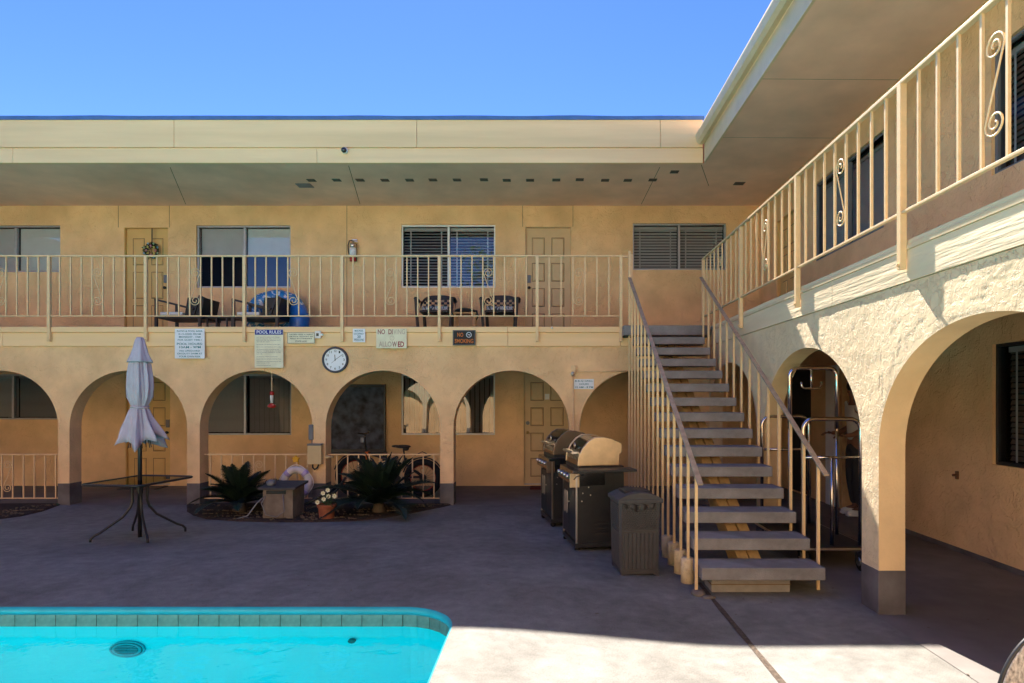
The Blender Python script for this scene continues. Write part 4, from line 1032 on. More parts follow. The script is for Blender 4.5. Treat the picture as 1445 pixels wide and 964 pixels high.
u = thing('patio_umbrella', 'closed lavender grey umbrella standing through the glass table', 'umbrella', (tx_, ty_, tz))
MB().tube([(0, 0, 0), (0, 0, 2.18)], .021, 12).build('pole', M['black'], u, smooth=True)
MB().lathe([(.022, 2.16), (.03, 2.185), (.02, 2.21), (0, 2.215)], 12).build('finial', M['black'], u, smooth=True)
def Z_(py): return EYE + (CY - py) * ty_ / F - tz
def folds(n, amp, ph=0): return lambda a, z: 1 + amp*math.cos(n*a + ph + 1.2*math.sin(z*5)) + .35*amp*math.sin((n*2+1)*a + z*7)
up = [(.028, Z_(476)), (.045, Z_(480)), (.062, Z_(490)), (.085, Z_(500)), (.118, Z_(509)), (.122, Z_(511.5)), (.112, Z_(510))]
MB().lathe(up, 64, rf=folds(6, .10)).build('vent_skirt', M['fabric'], u, smooth=True)
bd = [(.075, Z_(506)), (.10, Z_(514)), (.112, Z_(528)), (.122, Z_(545)), (.115, Z_(560)), (.085, Z_(570)), (.072, Z_(574)), (.095, Z_(579)), (.120, Z_(590)), (.155, Z_(602)), (.19, Z_(614)), (.205, Z_(622))]
mb = MB(); seg = 128; base = 0
for (r, z) in bd:
    low = sm((Z_(579) - z) / (Z_(579) - Z_(624)))
    for k in range(seg):
        a = 2*math.pi*k/seg; f = 1.0 - 2.0*abs(math.cos(4*a + .3 + .5*math.sin(2*a) + .25*math.sin(z*6)))**.8; amp = .15 + .20*low
        q = r * (1 + amp*f + .05*math.sin(19*a + z*9) + .03*math.sin(31*a - z*14)) * (1 + low*.10*math.cos(a - .2))
        zz = z - low * (.075 * (f*.5 + .5) * (1 if True else 0)) + low * (.03*math.cos(a*3) + .085*abs(math.cos(a))**1.5 - .03)
        mb.v.append((q*math.cos(a), q*math.sin(a), zz))
for i in range(len(bd)-1):
    for k in range(seg):
        k2 = (k+1) % seg; mb.f.append((i*seg+k, i*seg+k2, (i+1)*seg+k2, (i+1)*seg+k))
o = mb.build('canopy', M['fabric'], u, smooth=True); so_ = o.modifiers.new('solid', 'SOLIDIFY'); so_.thickness = .004
MB().tube([(.082*math.cos(a*.3142), .082*math.sin(a*.3142), Z_(574.5) + .006*math.sin(a)) for a in range(20)], .012, 6, True).build('tie_strap', M['fabric'], u, smooth=True)
for k in range(8):
    a = 2*math.pi*k/8; MB().tube([(.03*math.cos(a), .03*math.sin(a), Z_(575)), (.11*math.cos(a), .11*math.sin(a), Z_(632))], .005, 5).build('rib', M['black'], u)

# ================================================================ grills
def grill(loc, rz, lab, endm, shelf, lidm):
    t = thing('gas_grill', lab, 'grill', loc, rz, 'gas grills')
    w_, d_ = .31, .25      # half sizes of the cabinet
    MB().box(-w_, w_, -d_ + .02, d_, .075, .80).build('cabinet', M['lidblack'] if False else M['black'], t, bevel=.004)
    MB().box(-w_ - .012, w_ + .012, -d_ - .01, d_ + .01, .055, .10).build('base_frame', M['black'], t, bevel=.004)
    for s in (-1, 1):
        dr = MB().box(-w_/2 + .004, w_/2 - .004, -.012, .012, .13, .655).build('cabinet_door', M['black'], t, bevel=.005, loc=(s*w_/2, -d_ + .006, 0))
        hx = -s*(w_/2 - .05)
        MB().tube([(hx + dx, -.045 if 0 < i < 9 else -.045, z) for i, (dx, z) in enumerate([(-.022, .40), (-.018, .375), (0, .365), (.018, .375), (.022, .40), (.022, .56), (.018, .585), (0, .595), (-.018, .585), (-.022, .56)])], .0065, 6, True).box(hx - .024, hx - .018, -.045, -.012, .47, .485).build('handle', M['steel'], dr, smooth=False)
        MB().box(s*(w_ + .002) - .008, s*(w_ + .002) + .008, -d_ - .006, -d_ + .012, .10, .79).build('corner_trim', M['steel'], t)
        for sy in (-1, 1):
            if True: MB().lathe([(0, -.012), (.028, -.01), (.03, .0), (.028, .01), (0, .012)], 14, (s*(w_ - .03), sy*(d_ - .02), .030), 'x').build('caster', M['rubber'], t, smooth=True)
    cp = MB().prism([(-d_ - .06, .70), (-d_ - .035, .83), (d_*.2, .845), (d_*.2, .68), (-d_ + .01, .67)], -w_ - .005, w_ + .005, 'x').build('control_panel', M['lidblack'], t, bevel=.004)
    for k in range(4):
        MB().lathe([(.024, 0), (.022, -.03), (.012, -.038), (0, -.038)], 16, (-.22 + .147*k, -d_ - .050, .765), 'y').build('knob', M['steel'], t, smooth=True)
    MB().box(w_ - .012, w_ + .006, -d_ - .065, -d_ + .035, .66, .80).build('bracket_plate', endm, t, bevel=.003)
    MB().box(-w_, w_, -d_ + .03, d_, .80, .868).build('firebox', M['black'], t, bevel=.003)
    prof = [(-.235, 0), (-.225, .09), (-.185, .175), (-.125, .245), (-.06, .282), (.03, .283), (.12, .262), (.20, .225), (.215, .20), (.212, .13), (.19, .11), (.185, .0)]
    prof = [(y + .01, z + .872) for y, z in prof]
    MB().prism(prof, -w_ + .04, w_ - .04, 'x').build('lid', lidm, t, bevel=.006)
    pe = [(y*1.04, .872 + (z - .872)*1.03) for y, z in prof]
    for s in (-1, 1): MB().prism(pe, s*(w_ - .038), s*(w_ - .004), 'x').build('lid_end', endm, t, bevel=.008)
    MB().tube([(-w_ + .09, -.265, 1.0), (w_ - .09, -.265, 1.0)], .013, 10).box(-w_ + .09, -w_ + .11, -.265, -.20, .99, 1.01).box(w_ - .11, w_ - .09, -.265, -.20, .99, 1.01).build('lid_handle', M['steel'], t)
    MB().lathe([(.03, 0), (.028, -.008), (0, -.010)], 20, (0, -.232 + .04, 1.06), 'y').build('thermometer', M['steel'], t)
    if shelf:
        MB().box(w_ + .008, w_ + .24, -d_ - .02, d_ + .06, .835, .858).build('side_shelf', M['black'], t, bevel=.004)
        MB().tube([(w_ + .10, -.2, .80), (w_ + .10, -.27, .78), (w_ + .08, -.29, .75)], .006, 6).build('tool_hook', M['black'], t)
    for k in range(3): MB().box(w_ + .0, w_ + .004, -.05, .08, .18 + k*.05, .20 + k*.05).build('vent_slot', M['dark'], t)
    for (yy, zz) in ((-.18, .60), (-.10, .58), (-.12, .66), (-.19, .52)): MB().lathe([(0, .006), (.006, .005), (.007, 0)], 8, (w_, yy, zz), 'x').build('bolt', M['steel'], t)
    return t
import mathutils
def place_corner(nearcorner, th, w_=.31, d_=.25):
    c_, s_ = math.cos(th), math.sin(th); lx, ly = w_, -d_
    return (nearcorner[0] - (c_*lx - s_*ly), nearcorner[1] - (s_*lx + c_*ly), 0)
th = R(-80)
grill(place_corner((.305, 6.26), th), th, 'black gas grill with a steel lid end tinted with its tan reflection, and a side shelf, nearest the bin', M['steelwarm'], True, M['lidblack'])
th = R(-78)
grill(place_corner((.075, 7.52), th), th, 'black gas grill with a dull brown lid end, behind the other grill', mat('brown_metal', (.20, .15, .11), .35, metal=.7, var=.1), False, M['lidblack'])

# ================================================================ bin
t = thing('trash_can', 'charcoal resin bin with a woven upper band beside the stairs', 'trash can', (.80, 5.60, 0), R(7))
def taper(mb, hx0, hy0, hx1, hy1, z0, z1):
    a = [(-hx0, -hy0, z0), (hx0, -hy0, z0), (hx0, hy0, z0), (-hx0, hy0, z0)]; b = [(-hx1, -hy1, z1), (hx1, -hy1, z1), (hx1, hy1, z1), (-hx1, hy1, z1)]
    for i in range(4): j_ = (i+1) % 4; mb.quad(a[i], a[j_], b[j_], b[i])
    mb.quad(*a); mb.quad(*b); return mb
taper(MB(), .165, .175, .180, .19, .02, .66).build('body', M['trash'], t, bevel=.01)
for s in (-1, 1):
    for q in (-1, 1): taper(MB(), .02, .02, .02, .02, 0, .04).build('foot', M['trash'], t, loc=(s*.148, q*.158, 0))
def face(mb, x0, x1, z0, z1, h, side):
    """a raised strip on the front (side 0) or left (side 1) face"""
    def k(z): return (z - .02) / .64
    if side == 0:
        y = lambda z: -(.175 + .015*k(z)); a = [(x0, y(z0), z0), (x1, y(z0), z0), (x1, y(z1), z1), (x0, y(z1), z1)]; b = [(p[0] + (.003 if i in (0, 3) else -.003), p[1] - h, p[2]) for i, p in enumerate(a)]
    else:
        X = lambda z: -(.165 + .015*k(z)); a = [(X(z0), x0, z0), (X(z0), x1, z0), (X(z1), x1, z1), (X(z1), x0, z1)]; b = [(p[0] - h, p[1] + (.003 if i in (0, 3) else -.003), p[2]) for i, p in enumerate(a)]
    for i in range(4): j_ = (i+1) % 4; mb.quad(a[i], a[j_], b[j_], b[i])
    mb.quad(*b)
for side in (0, 1):
    for k in range(8): mb = MB(); x = -.143 + .0365*k; face(mb, x, x + .028, .075, .385, .009, side); mb.build('slat', M['trash'], t)
    for (z0, z1) in ((.40, .412), (.05, .062), (.63, .65)): mb = MB(); face(mb, -.158, .158, z0, z1, .007, side); mb.build('band', M['trash'], t)
    for x in (-.17, .155): mb = MB(); face(mb, x, x + .012, .03, .64, .007, side); mb.build('edge_strip', M['trash'], t)
    wv = MB(); r_ = 0
    for i in range(12):
        for k in range(14):
            z = .417 + i*.0175; x = -.150 + k*.0215 + (i % 2)*.0108
            if x + .018 > .152: continue
            face(wv, x, x + .0185, z + .002, z + .014, .009, side)
    wv.build('woven_band', M['trash'], t)['kind'] = 'stuff'
lid = MB()
taper(lid, .200, .208, .200, .208, .645, .68); lid.build('lid_rim', M['trash'], t, bevel=.006)
lid = MB(); n = 12
for i in range(n):
    a, b = -1 + 2*i/n, -1 + 2*(i+1)/n; za, zb = .68 + .055*(1 - a*a), .68 + .055*(1 - b*b)
    lid.quad((a*.198, -.20, za), (b*.198, -.20, zb), (b*.19, .20, zb), (a*.19, .20, za)); lid.quad((a*.198, -.20, za), (b*.198, -.20, zb), (b*.198, -.20, .68), (a*.198, -.20, .68)); lid.quad((a*.19, .20, za), (b*.19, .20, zb), (b*.19, .20, .68), (a*.19, .20, .68))
lid.build('lid', M['trash'], t, smooth=False)
MB().box(-.12, .12, -.10, .13, .705, .739).build('flap', M['blackplastic'], t, bevel=.01)
bg = MB(); n = 22
for i in range(n):
    a, b = i/n, (i+1)/n; f = lambda q: (-.165 + .31*q, -.195 - .012*math.sin(q*23) - .004, .645 - .07*math.sin(math.pi*q)**.7 - .012*math.sin(q*17))
    p, q = f(a), f(b); bg.quad((p[0], -.188, .65), (q[0], -.188, .65), ((q[0]), q[1] - .008, (q[2] + .65)/2), ((p[0]), p[1] - .008, (p[2] + .65)/2)); bg.quad((p[0], p[1] - .008, (p[2] + .65)/2), (q[0], q[1] - .008, (q[2] + .65)/2), q, p)
bg.build('bin_liner', M['blackplastic'], t, smooth=True)

# ================================================================ planter bed things
def frond_mesh(L, droop, m, seed):
    rnd = random.Random(seed); mb = MB(); n = 16; pts = []
    for i in range(n + 1):
        s = i / n; pts.append(Vector((L*s*(1 - .12*s*droop), 0, L*(.10*s + .28*s - .42*droop*s*s))))
    mb.tube(pts, [.008*(1 - .75*i/n) for i in range(n+1)], 5)
    k = int(L*112)
    for i in range(3, k):
        s = i / k; q = s*n; j_ = min(int(q), n-1); p = pts[j_].lerp(pts[j_+1], q - j_); d = (pts[j_+1] - pts[j_]).normalized()
        ll = L*.235*math.sin(math.pi*min(1, .16 + .86*s))**.7 * rnd.uniform(.85, 1.1)
        for sd in (-1, 1):
            v = (d*.62 + Vector((0, sd, .22 + rnd.uniform(-.08, .08)))).normalized(); w_ = d*.0055
            e = p + v*ll; mid = p + v*ll*.5 + Vector((0, 0, .012))
            mb.quad(p - w_, mid - w_, mid + w_, p + w_); mb.quad(mid - w_, e, e + w_*.2, mid + w_)
    return mb.mesh('frond', m, False)
FR = [frond_mesh(1.0, d, M['leaf'], i) for i, d in enumerate((.2, .55, .95, 1.35))]
def sago(x, y, size, n, lab, seed):
    rnd = random.Random(seed); z = gz(x, y); t = thing('sago_palm', lab, 'palm', (x, y, z), 0, 'sago palms')
    MB().lathe([(.07, -.03), (.085, .05), (.07, .12), (.03, .16), (0, .17)], 12, rf=lambda a, z: 1 + .12*math.sin(5*a + z*40)).build('trunk', M['bark'], t, smooth=True)
    for i in range(n):
        f = i / n; el = 60 - 56*f + rnd.uniform(-6, 6); a = i*137.5 + rnd.uniform(-12, 12)
        o = inst('frond', FR[min(3, int(f*4))], t, (0, 0, .11)); s = size*rnd.uniform(.85, 1.1)*(.75 + .35*f)
        o.scale = (s, s, s); o.rotation_euler = (rnd.uniform(-.3, .3), -R(el), R(a))
sago(-4.16, 8.48, .72, 30, 'dark sago palm left of the pump box', 3)
sago(-2.26, 8.45, .90, 34, 'larger sago palm in front of the parked bicycle', 11)
# dark timber / pump box
t = thing('pump_box', 'grey brown box cover with a flat dark lid and a vent slot', 'pump box', (-3.43, 8.17, .02), R(2))
MB().box(-.19, .19, -.20, .22, 0, .375).build('body', M['pumpbox'], t, bevel=.006)
MB().box(-.145, .075, -.212, -.2005, .02, .29).build('front_panel', M['pumpbox'], t, bevel=.004)
MB().box(-.145, .10, -.2035, -.2, .315, .36).build('vent_slot', M['lidblack'], t)
MB().prism([(-.25, .372), (-.25, .402), (.25, .43), (.25, .40)], -.235, .235, 'x').build('lid', M['slate'], t, bevel=.004)
MB().tube([(-.15, -.215, .29), (-.19, -.24, .2), (-.13, -.25, .06), (.0, -.25, .03), (.1, -.25, .1), (.07, -.22, .31)], .006, 6).build('loose_cord', M['hose'], t, smooth=True)
o = MB().ball((0, 0, .045), .06, 12, (1, .9, .8)).build('grey_stone', M['plastic_grey'], smooth=True, loc=(-3.56, 8.08, .415)); tag(o, 'rounded grey stone lying on the pump box lid', 'stone')
for v in o.data.vertices: v.co += Vector((1, .6, .8)) * .012*noise.noise(v.co*25)
t = MB().tube([(-5.0+1.0+.2, 7.97, .03), (-3.95, 7.93, .02), (-3.80, 7.95, .06), (-3.70, 8.0, .22), (-3.62, 8.05, .30)], .009, 8)
tag(t.build('garden_hose', M['hose'], smooth=True), 'thin grey hose curling from the soil up to the pump box', 'hose')
t = MB().tube([(-3.2, 8.3, .15), (-3.05, 8.35, .22), (-2.95, 8.55, .28), (-2.85, 8.7, .36), (-2.86, 8.9, .42)], .02, 8).tube([(-3.2, 8.35, .08), (-3.0, 8.5, .12), (-2.9, 8.75, .30), (-2.80, 9.0, .36)], .012, 6)
tag(t.build('pump_pipe', M['black'], smooth=True), 'black pipes running from the pump box to the arch pier', 'pipe')
# life ring
Y = 8.98; t = thing('life_ring', 'worn white life ring with lilac straps leaning behind the pump box', 'life ring', (XP(418.5, Y), Y, ZP(681, Y)))
n = 48; MB().tube([(.175*math.cos(2*math.pi*i/n), 0, .185*math.sin(2*math.pi*i/n)) for i in range(n)], .052, 14, True).build('ring', M['ring'], t, smooth=True)
for a0 in (45, 135, 225, 315):
    MB().tube([(.175*math.cos(R(a0+da)), 0, .185*math.sin(R(a0+da))) for da in (-9, -3, 3, 9)], .0545, 14).build('strap', M['purple'], t, smooth=True)
MB().tube([(.235*math.cos(2*math.pi*i/40)*(1 + .05*math.cos(8*math.pi*i/40)), -.01, .245*math.sin(2*math.pi*i/40)*(1 + .05*math.cos(8*math.pi*i/40))) for i in range(40)], .005, 5, True).build('grab_line', M['white'], t)
Y = 8.95; t = thing('yellow_star', 'small yellow foam star above the life ring', 'decoration', (XP(417.5, Y), Y, ZP(648, Y)))
pl = [((.062 if k % 2 == 0 else .036)*math.cos(R(36*k + 90)), (.062 if k % 2 == 0 else .036)*math.sin(R(36*k + 90))) for k in range(10)]
MB().prism(pl, -.02, .02, 'y').build('star', M['yellow'], t, bevel=.008)
MB().tube([(.025, .02, -.03), (.045, .03, -.2), (.05, .04, -.34)], .006, 6).build('cord', M['yellow'], t)
# electrical box on the pier
Y = 9.0; t = thing('electrical_box', 'cream metal box with a grey cap fixed to the pier beside the ring', 'electrical box', (XP(443.5, Y), 9.096, ZP(655.5, Y)))
MB().box(-.10, .10, -.10, 0, 0, .285).build('box', M['cream_metal'], t, bevel=.005)
MB().box(-.102, .102, -.102, -.06, .27, .286).box(-.1, .1, -.11, 0, .286, .297).build('cap', M['plastic_grey'], t, bevel=.003)
MB().tube([(-.04, -.05, 0), (-.04, -.05, -.05), (-.01, -.05, -.08), (.03, -.05, -.05), (.04, -.03, .0)], .012, 8).build('cable', M['black'], t, smooth=True)
Y = 9.1; t = thing('meter_box', 'dark grey box on the side of the pier above the cream box', 'electrical box', (XP(439, Y), 9.10, ZP(621, Y)))
MB().box(-.035, .035, -.02, .10, 0, .225).build('box', M['plastic_grey'], t, bevel=.012)
MB().tube([(.0, .04, -.10), (.0, .04, .0)], .01, 8).build('conduit', M['plastic_grey'], t)
tag(MB().lathe([(0, 0), (.02, .01), (.026, .03), (.02, .05), (.01, .07), (.01, .12), (0, .12)], 12, ax='x').build('spigot', M['cream_metal'], smooth=True, loc=(XP(459, 9.08), 9.085, ZP(645, 9.08))), 'small cream spigot on the pier at the railing end', 'tap')
# pot of flowers
Y = 7.98; t = thing('flower_pot', 'terracotta pot planted with white flowers in front of the palms', 'potted plant', (XP(461, Y), Y, gz(-2.8, Y) + .015))
MB().lathe([(.085, 0), (.09, .01), (.105, .15), (.118, .155), (.122, .19), (.112, .195), (.105, .17), (0, .165)], 28).build('pot', M['terracotta'], t, smooth=False)
MB().lathe([(.11, -.012), (.115, .0), (.10, .006), (0, .004)], 24).build('saucer', M['pumpbox'], t)
lf = MB(); fl_ = []
for i in range(150):
    a = random.uniform(0, 6.28); r = random.uniform(0, .12); p = Vector((r*math.cos(a), r*math.sin(a), .17 + random.uniform(0, .16)*(1 - r*2)))
    d = Vector((math.cos(a), math.sin(a), random.uniform(-.6, .9))).normalized()*random.uniform(.03, .05); s_ = d.cross(Vector((0, 0, 1))).normalized()*.012
    lf.quad(p, p + d*.5 + s_, p + d, p + d*.5 - s_)
lf.build('foliage', M['leaf2'], t)
for (dx, dz, dy) in ((.02, .37, 0), (-.03, .335, -.03), (.11, .30, -.02), (-.09, .225, -.06), (.05, .30, -.06), (.0, .27, -.09)):
    MB().tube([(dx*.4, dy*.3, .17), (dx, dy, dz)], .003, 5).build('stem', M['leaf2'], t)
    fl_ = MB()
    for k in range(6):
        a = R(60*k + 20); c_ = Vector((dx, dy - .01, dz)); o1 = Vector((math.cos(a), -.35, math.sin(a)))*.032; s_ = Vector((-math.sin(a), 0, math.cos(a)))*.015
        fl_.quad(c_, c_ + o1*.6 + s_, c_ + o1, c_ + o1*.6 - s_)
    fl_.build('blossom', M['petal'], t); MB().ball((dx, dy - .018, dz), .006, 6).build('blossom_eye', M['yellow'], t)
# hummingbird feeder
Y = 9.3; t = thing('bird_feeder', 'red and clear hanging bird feeder in the arch behind the pump box', 'bird feeder', (XP(383.5, Y), Y, 0))
MB().tube([(0, 0, ZP(552, Y)), (0, 0, 2.0)], .0018, 5).build('wire', M['steel'], t)
MB().lathe([(0, ZP(552, Y)), (.028, ZP(553, Y)), (.032, ZP(557, Y)), (.02, ZP(558, Y))], 16).build('cap', M['red'], t, smooth=True)
MB().lathe([(.022, ZP(557, Y)), (.025, ZP(560, Y)), (.02, ZP(569, Y))], 16).build('bottle', M['white'], t, smooth=True)
MB().lathe([(.02, ZP(569, Y)), (.055, ZP(572, Y)), (.06, ZP(574, Y)), (.03, ZP(576, Y)), (0, ZP(576, Y))], 20).build('base', M['red'], t, smooth=True)
for k in range(4):
    a = R(45 + 90*k); MB().lathe([(0, -.002), (.012, -.001), (.014, .004)], 8, (.05*math.cos(a), .05*math.sin(a), ZP(571.5, Y))).build('port', M['white'], t)
# canvas behind the bicycle: a plain dark abstract panel
Y = 11.0; t = thing('framed_canvas', 'tall dark abstract canvas in a black frame against the wall behind the bicycle', 'picture', (0, 11.03, 0))
x0, x1, z0, z1 = XP(452, Y), XP(543.5, Y), ZP(638, Y), ZP(542.5, Y)
MB().box(x0 + .02, x1 - .02, -.02, .02, z0 + .02, z1 - .02).build('canvas', M['canvas'], t)
for bx in ((x0, x1, z0, z0 + .05), (x0, x1, z1 - .05, z1), (x0, x0 + .03, z0 + .05, z1 - .05), (x1 - .03, x1, z0 + .05, z1 - .05)):
    MB().box(bx[0], bx[1], -.03, .03, bx[2], bx[3]).build('frame', M['black'], t)
t = thing('low_cabinet', 'black low cabinet the canvas stands on', 'cabinet', ((x0 + x1)/2 + .02, 10.99, 0)); w_ = (x1 - x0)/2
MB().box(-w_, w_, -.12, .08, z0 - .03, z0).build('top', M['black'], t)
for s in (-1, 1): MB().box(s*w_*.97 - .02, s*w_*.97 + .02, -.10, .06, 0, z0 - .03).build('side', M['black'], t)
tag(MB().box(-.33, .33, -.18, .18, 0, .018).build('doormat', M['matred'], bevel=.004, loc=(XP(775, 10.75), 10.78, .008)), 'dark red doormat before the lower door behind the grills', 'doormat')
tag(MB().box(-.33, .33, -.18, .18, 0, .018).build('doormat', M['slate'], bevel=.004, loc=(XP(200, 10.75), 10.78, .008)), 'dark doormat before the door behind the umbrella', 'doormat')
# ================================================================ bicycle (fat tyres), side on
Y = 9.75; bx0 = XP(503, Y); bx1 = XP(597, Y); wr_ = .305
t = thing('fat_tyre_bicycle', 'black fat tyre bicycle with red rims parked behind the low railing', 'bicycle', ((bx0 + bx1)/2, Y, .01))
hb = (bx1 - bx0)/2; zc = wr_ + .02
for cx in (-hb, hb):
    n = 36; tw = .335 if cx < 0 else .30
    wh = node('wheel', t, (cx, 0, tw + .02 - .015)); 
    MB().tube([((tw - .05)*math.cos(2*math.pi*i/n), 0, (tw - .05)*math.sin(2*math.pi*i/n)) for i in range(n)], .05, 10, True).build('tyre', M['rubber'], wh, smooth=True)
    MB().tube([((tw - .097)*math.cos(2*math.pi*i/n), 0, (tw - .097)*math.sin(2*math.pi*i/n)) for i in range(n)], .012, 6, True).build('rim', M['rimred'], wh, smooth=True)
    sp = MB()
    for k in range(18): a = R(20*k); sp.bar((.03*math.cos(a), .02*(-1)**k, .03*math.sin(a)), ((tw - .1)*math.cos(a + .12), 0, (tw - .1)*math.sin(a + .12)), .003, .003)
    sp.build('spokes', M['black'], wh); MB().lathe([(0, -.06), (.05, -.05), (.055, 0), (.05, .05), (0, .06)], 16, ax='y').build('hub', M['black'], wh, smooth=True)
    MB().tube([((tw + .02)*math.cos(R(a)), 0, (tw + .02)*math.sin(R(a))) for a in range(20, 165, 12)], .012, 6).build('mudguard', M['black'], wh)
S = lambda *p: Vector(p)
fr = MB(); sx = XP(572, Y) - (bx0+bx1)/2; hx = XP(518, Y) - (bx0+bx1)/2; bbk = S(.10, 0, .30)
for a, b, r in ((bbk, S(sx + .01, 0, .62), .02), (bbk, S(hx + .02, 0, .55), .034), (S(hx, 0, .70), S(sx, 0, .50), .022), (S(hx - .02, 0, .76), S(hx + .03, 0, .52), .024), (bbk, S(hb, .06, zc), .013), (bbk, S(hb, -.06, zc), .013), (S(sx, .02, .52), S(hb, .06, zc), .011), (S(sx, -.02, .52), S(hb, -.06, zc), .011)): fr.tube([a, b], r, 8)
fr.build('frame', M['black'], t, smooth=True)
MB().tube([S(hx + .02, -.06, .56), S(-hb, -.07, zc)], .02, 8).tube([S(hx + .02, .06, .56), S(-hb, .07, zc)], .02, 8).build('fork', M['black'], t, smooth=True)
MB().tube([S(hx + .02, -.05, .60), S(hx + .005, -.05, .72)], .026, 8).tube([S(hx + .02, .05, .60), S(hx + .005, .05, .72)], .026, 8).build('fork_crown', M['orange'], t, smooth=True)
MB().tube([S(hx - .02, 0, .74), S(hx - .04, 0, .95), S(hx - .02, .0, 1.0)], .016, 8).tube([S(hx - .06, -.30, 1.02), S(hx - .02, -.15, 1.0), S(hx - .02, .15, 1.0), S(hx - .06, .3, 1.02)], .013, 8).build('handlebar', M['black'], t, smooth=True)
MB().box(-.03, .03, -.06, .06, -.04, .04).build('head_lamp', M['plastic_grey'], t, bevel=.01, loc=(hx - .06, 0, .90))
MB().tube([S(sx - .01, 0, .60), S(sx - .03, 0, .775)], .014, 8).build('seat_post', M['black'], t)
MB().ball((0, 0, 0), .13, 14, (1, .62, .22)).ball((-.10, 0, .005), .06, 10, (1.3, .45, .35)).ball((.05, 0, -.03), .05, 8, (1, 1, .8)).build('saddle', M['blackplastic'], t, smooth=True, loc=(sx - .04, 0, .795))
MB().bar(S(sx - .02, -.05, .575), S(hb + .12, -.05, .655), .02, .01).bar(S(sx - .02, .05, .575), S(hb + .12, .05, .655), .02, .01).tube([S(hb - .12, -.05, .66), S(hb, -.05, .72), S(hb + .12, -.05, .66)], .007, 6).build('rear_rack', M['black'], t)
MB().lathe([(0, -.02), (.08, -.02), (.08, .0), (0, 0)], 20, (.10, -.06, .30), 'y').bar(S(.10, -.09, .30), S(.19, -.09, .20), .02, .015).box(.15, .23, -.14, -.09, .19, .21).build('crank', M['black'], t)
MB().box(-.012, .012, -.07, -.055, -.012, .012).build('reflector', M['orange'], t, loc=(hb + .0, 0, zc + .14))
MB().tube([S(-.05, .0, .47), S(.02, -.02, .42), S(.03, 0, .40)], .045, 10).build('battery', M['blackplastic'], t, smooth=True)

# ================================================================ luggage cart
t = thing('luggage_cart', 'polished tubular luggage cart standing in the arch beside the stairs', 'luggage cart', (2.62, 6.2, 0))
def hoop(y, x0, x1, z0, z1, r, rad=.10, name='end_hoop'):
    pts = [(x0, y, z0)]; 
    for k in range(7): a = R(180 - 15*k); pts.append((x0 + rad + rad*math.cos(a), y, z1 - rad + rad*math.sin(a)))
    for k in range(7): a = R(90 - 15*k); pts.append((x1 - rad + rad*math.cos(a), y, z1 - rad + rad*math.sin(a)))
    pts.append((x1, y, z0)); MB().tube(pts, r, 14).build(name, M['chrome'], t, smooth=True)
hoop(-.45, -.245, .285, .20, 1.365, .020)
hoop(.60, -.26, .25, .20, 1.36, .018)
hoop(.02, -.185, .285, 1.25, 1.86, .022, .09, 'garment_hoop')
for x in (-.185, .285): MB().tube([(x, .02, .2), (x, .02, 1.25)], .016, 12).build('upright', M['chrome'], t, smooth=True)
MB().tube([(-.245, -.45, 1.01), (.285, -.45, 1.01)], .014, 10).build('cross_bar', M['chrome'], t, smooth=True)
MB().tube([(-.26, .60, 1.0), (.25, .60, 1.0)], .014, 10).build('cross_bar', M['chrome'], t, smooth=True)
MB().tube([(.02, -.45, .2), (.02, -.45, 1.01)], .016, 10).build('middle_post', M['chrome'], t, smooth=True)
MB().tube([(.03, .02, 1.85), (.03, .02, 1.66)], .011, 8).tube([(-.07, .02, 1.72), (-.065, .02, 1.675), (-.04, .02, 1.655), (.10, .02, 1.655), (.125, .02, 1.675), (.13, .02, 1.72)], .011, 8).build('garment_hook', M['chrome'], t, smooth=True)
MB().box(-.30, .34, -.52, .68, .165, .20).build('platform', M['black'], t, bevel=.006)
MB().tube([(x, y, .182) for x, y in [(q[0] + .02, q[1] + .08) for q in rrect(.33, .61, .06)]], .014, 8, True).build('bumper', M['steel'], t, smooth=True)
for (x, y) in ((.22, -.60 + .0), (-.22, -.40), (.22, .55), (-.22, .55)):
    cw = node('caster', t, (x, y, .09))
    MB().lathe([(0, -.032), (.06, -.03), (.085, -.018), (.09, 0), (.085, .018), (.06, .03), (0, .032)], 24, ax='x').build('tyre', M['rubber'], cw, smooth=True)
    MB().lathe([(0, -.037), (.04, -.034), (.045, 0), (.04, .034), (0, .037)], 16, ax='x').build('wheel_hub', M['steel'], cw, smooth=True)
    MB().bar((-.042, 0, 0), (-.042, .03, .08), .008, .03).bar((.042, 0, 0), (.042, .03, .08), .008, .03).build('fork', M['black'], cw)

# ================================================================ person in the corridor doorway
def skin(name, verts, edges, radii, m, parent, root=0, sub=2):
    me = bpy.data.meshes.new(name); me.from_pydata(verts, edges, []); me.materials.append(m)
    o = bpy.data.objects.new(name, me); COL.objects.link(o); o.parent = parent
    s = o.modifiers.new('skin', 'SKIN'); s.use_smooth_shade = True
    for i, r in enumerate(radii):
        r = r if isinstance(r, tuple) else (r, r); me.skin_vertices[0].data[i].radius = r
        me.skin_vertices[0].data[i].use_root = (i == root)
    ss = o.modifiers.new('sub', 'SUBSURF'); ss.levels = sub; ss.render_levels = sub; return o
p = thing('person', 'person in a white shirt and dark trousers standing half hidden behind the cart', 'person', (4.14, 8.32, .008), R(0))
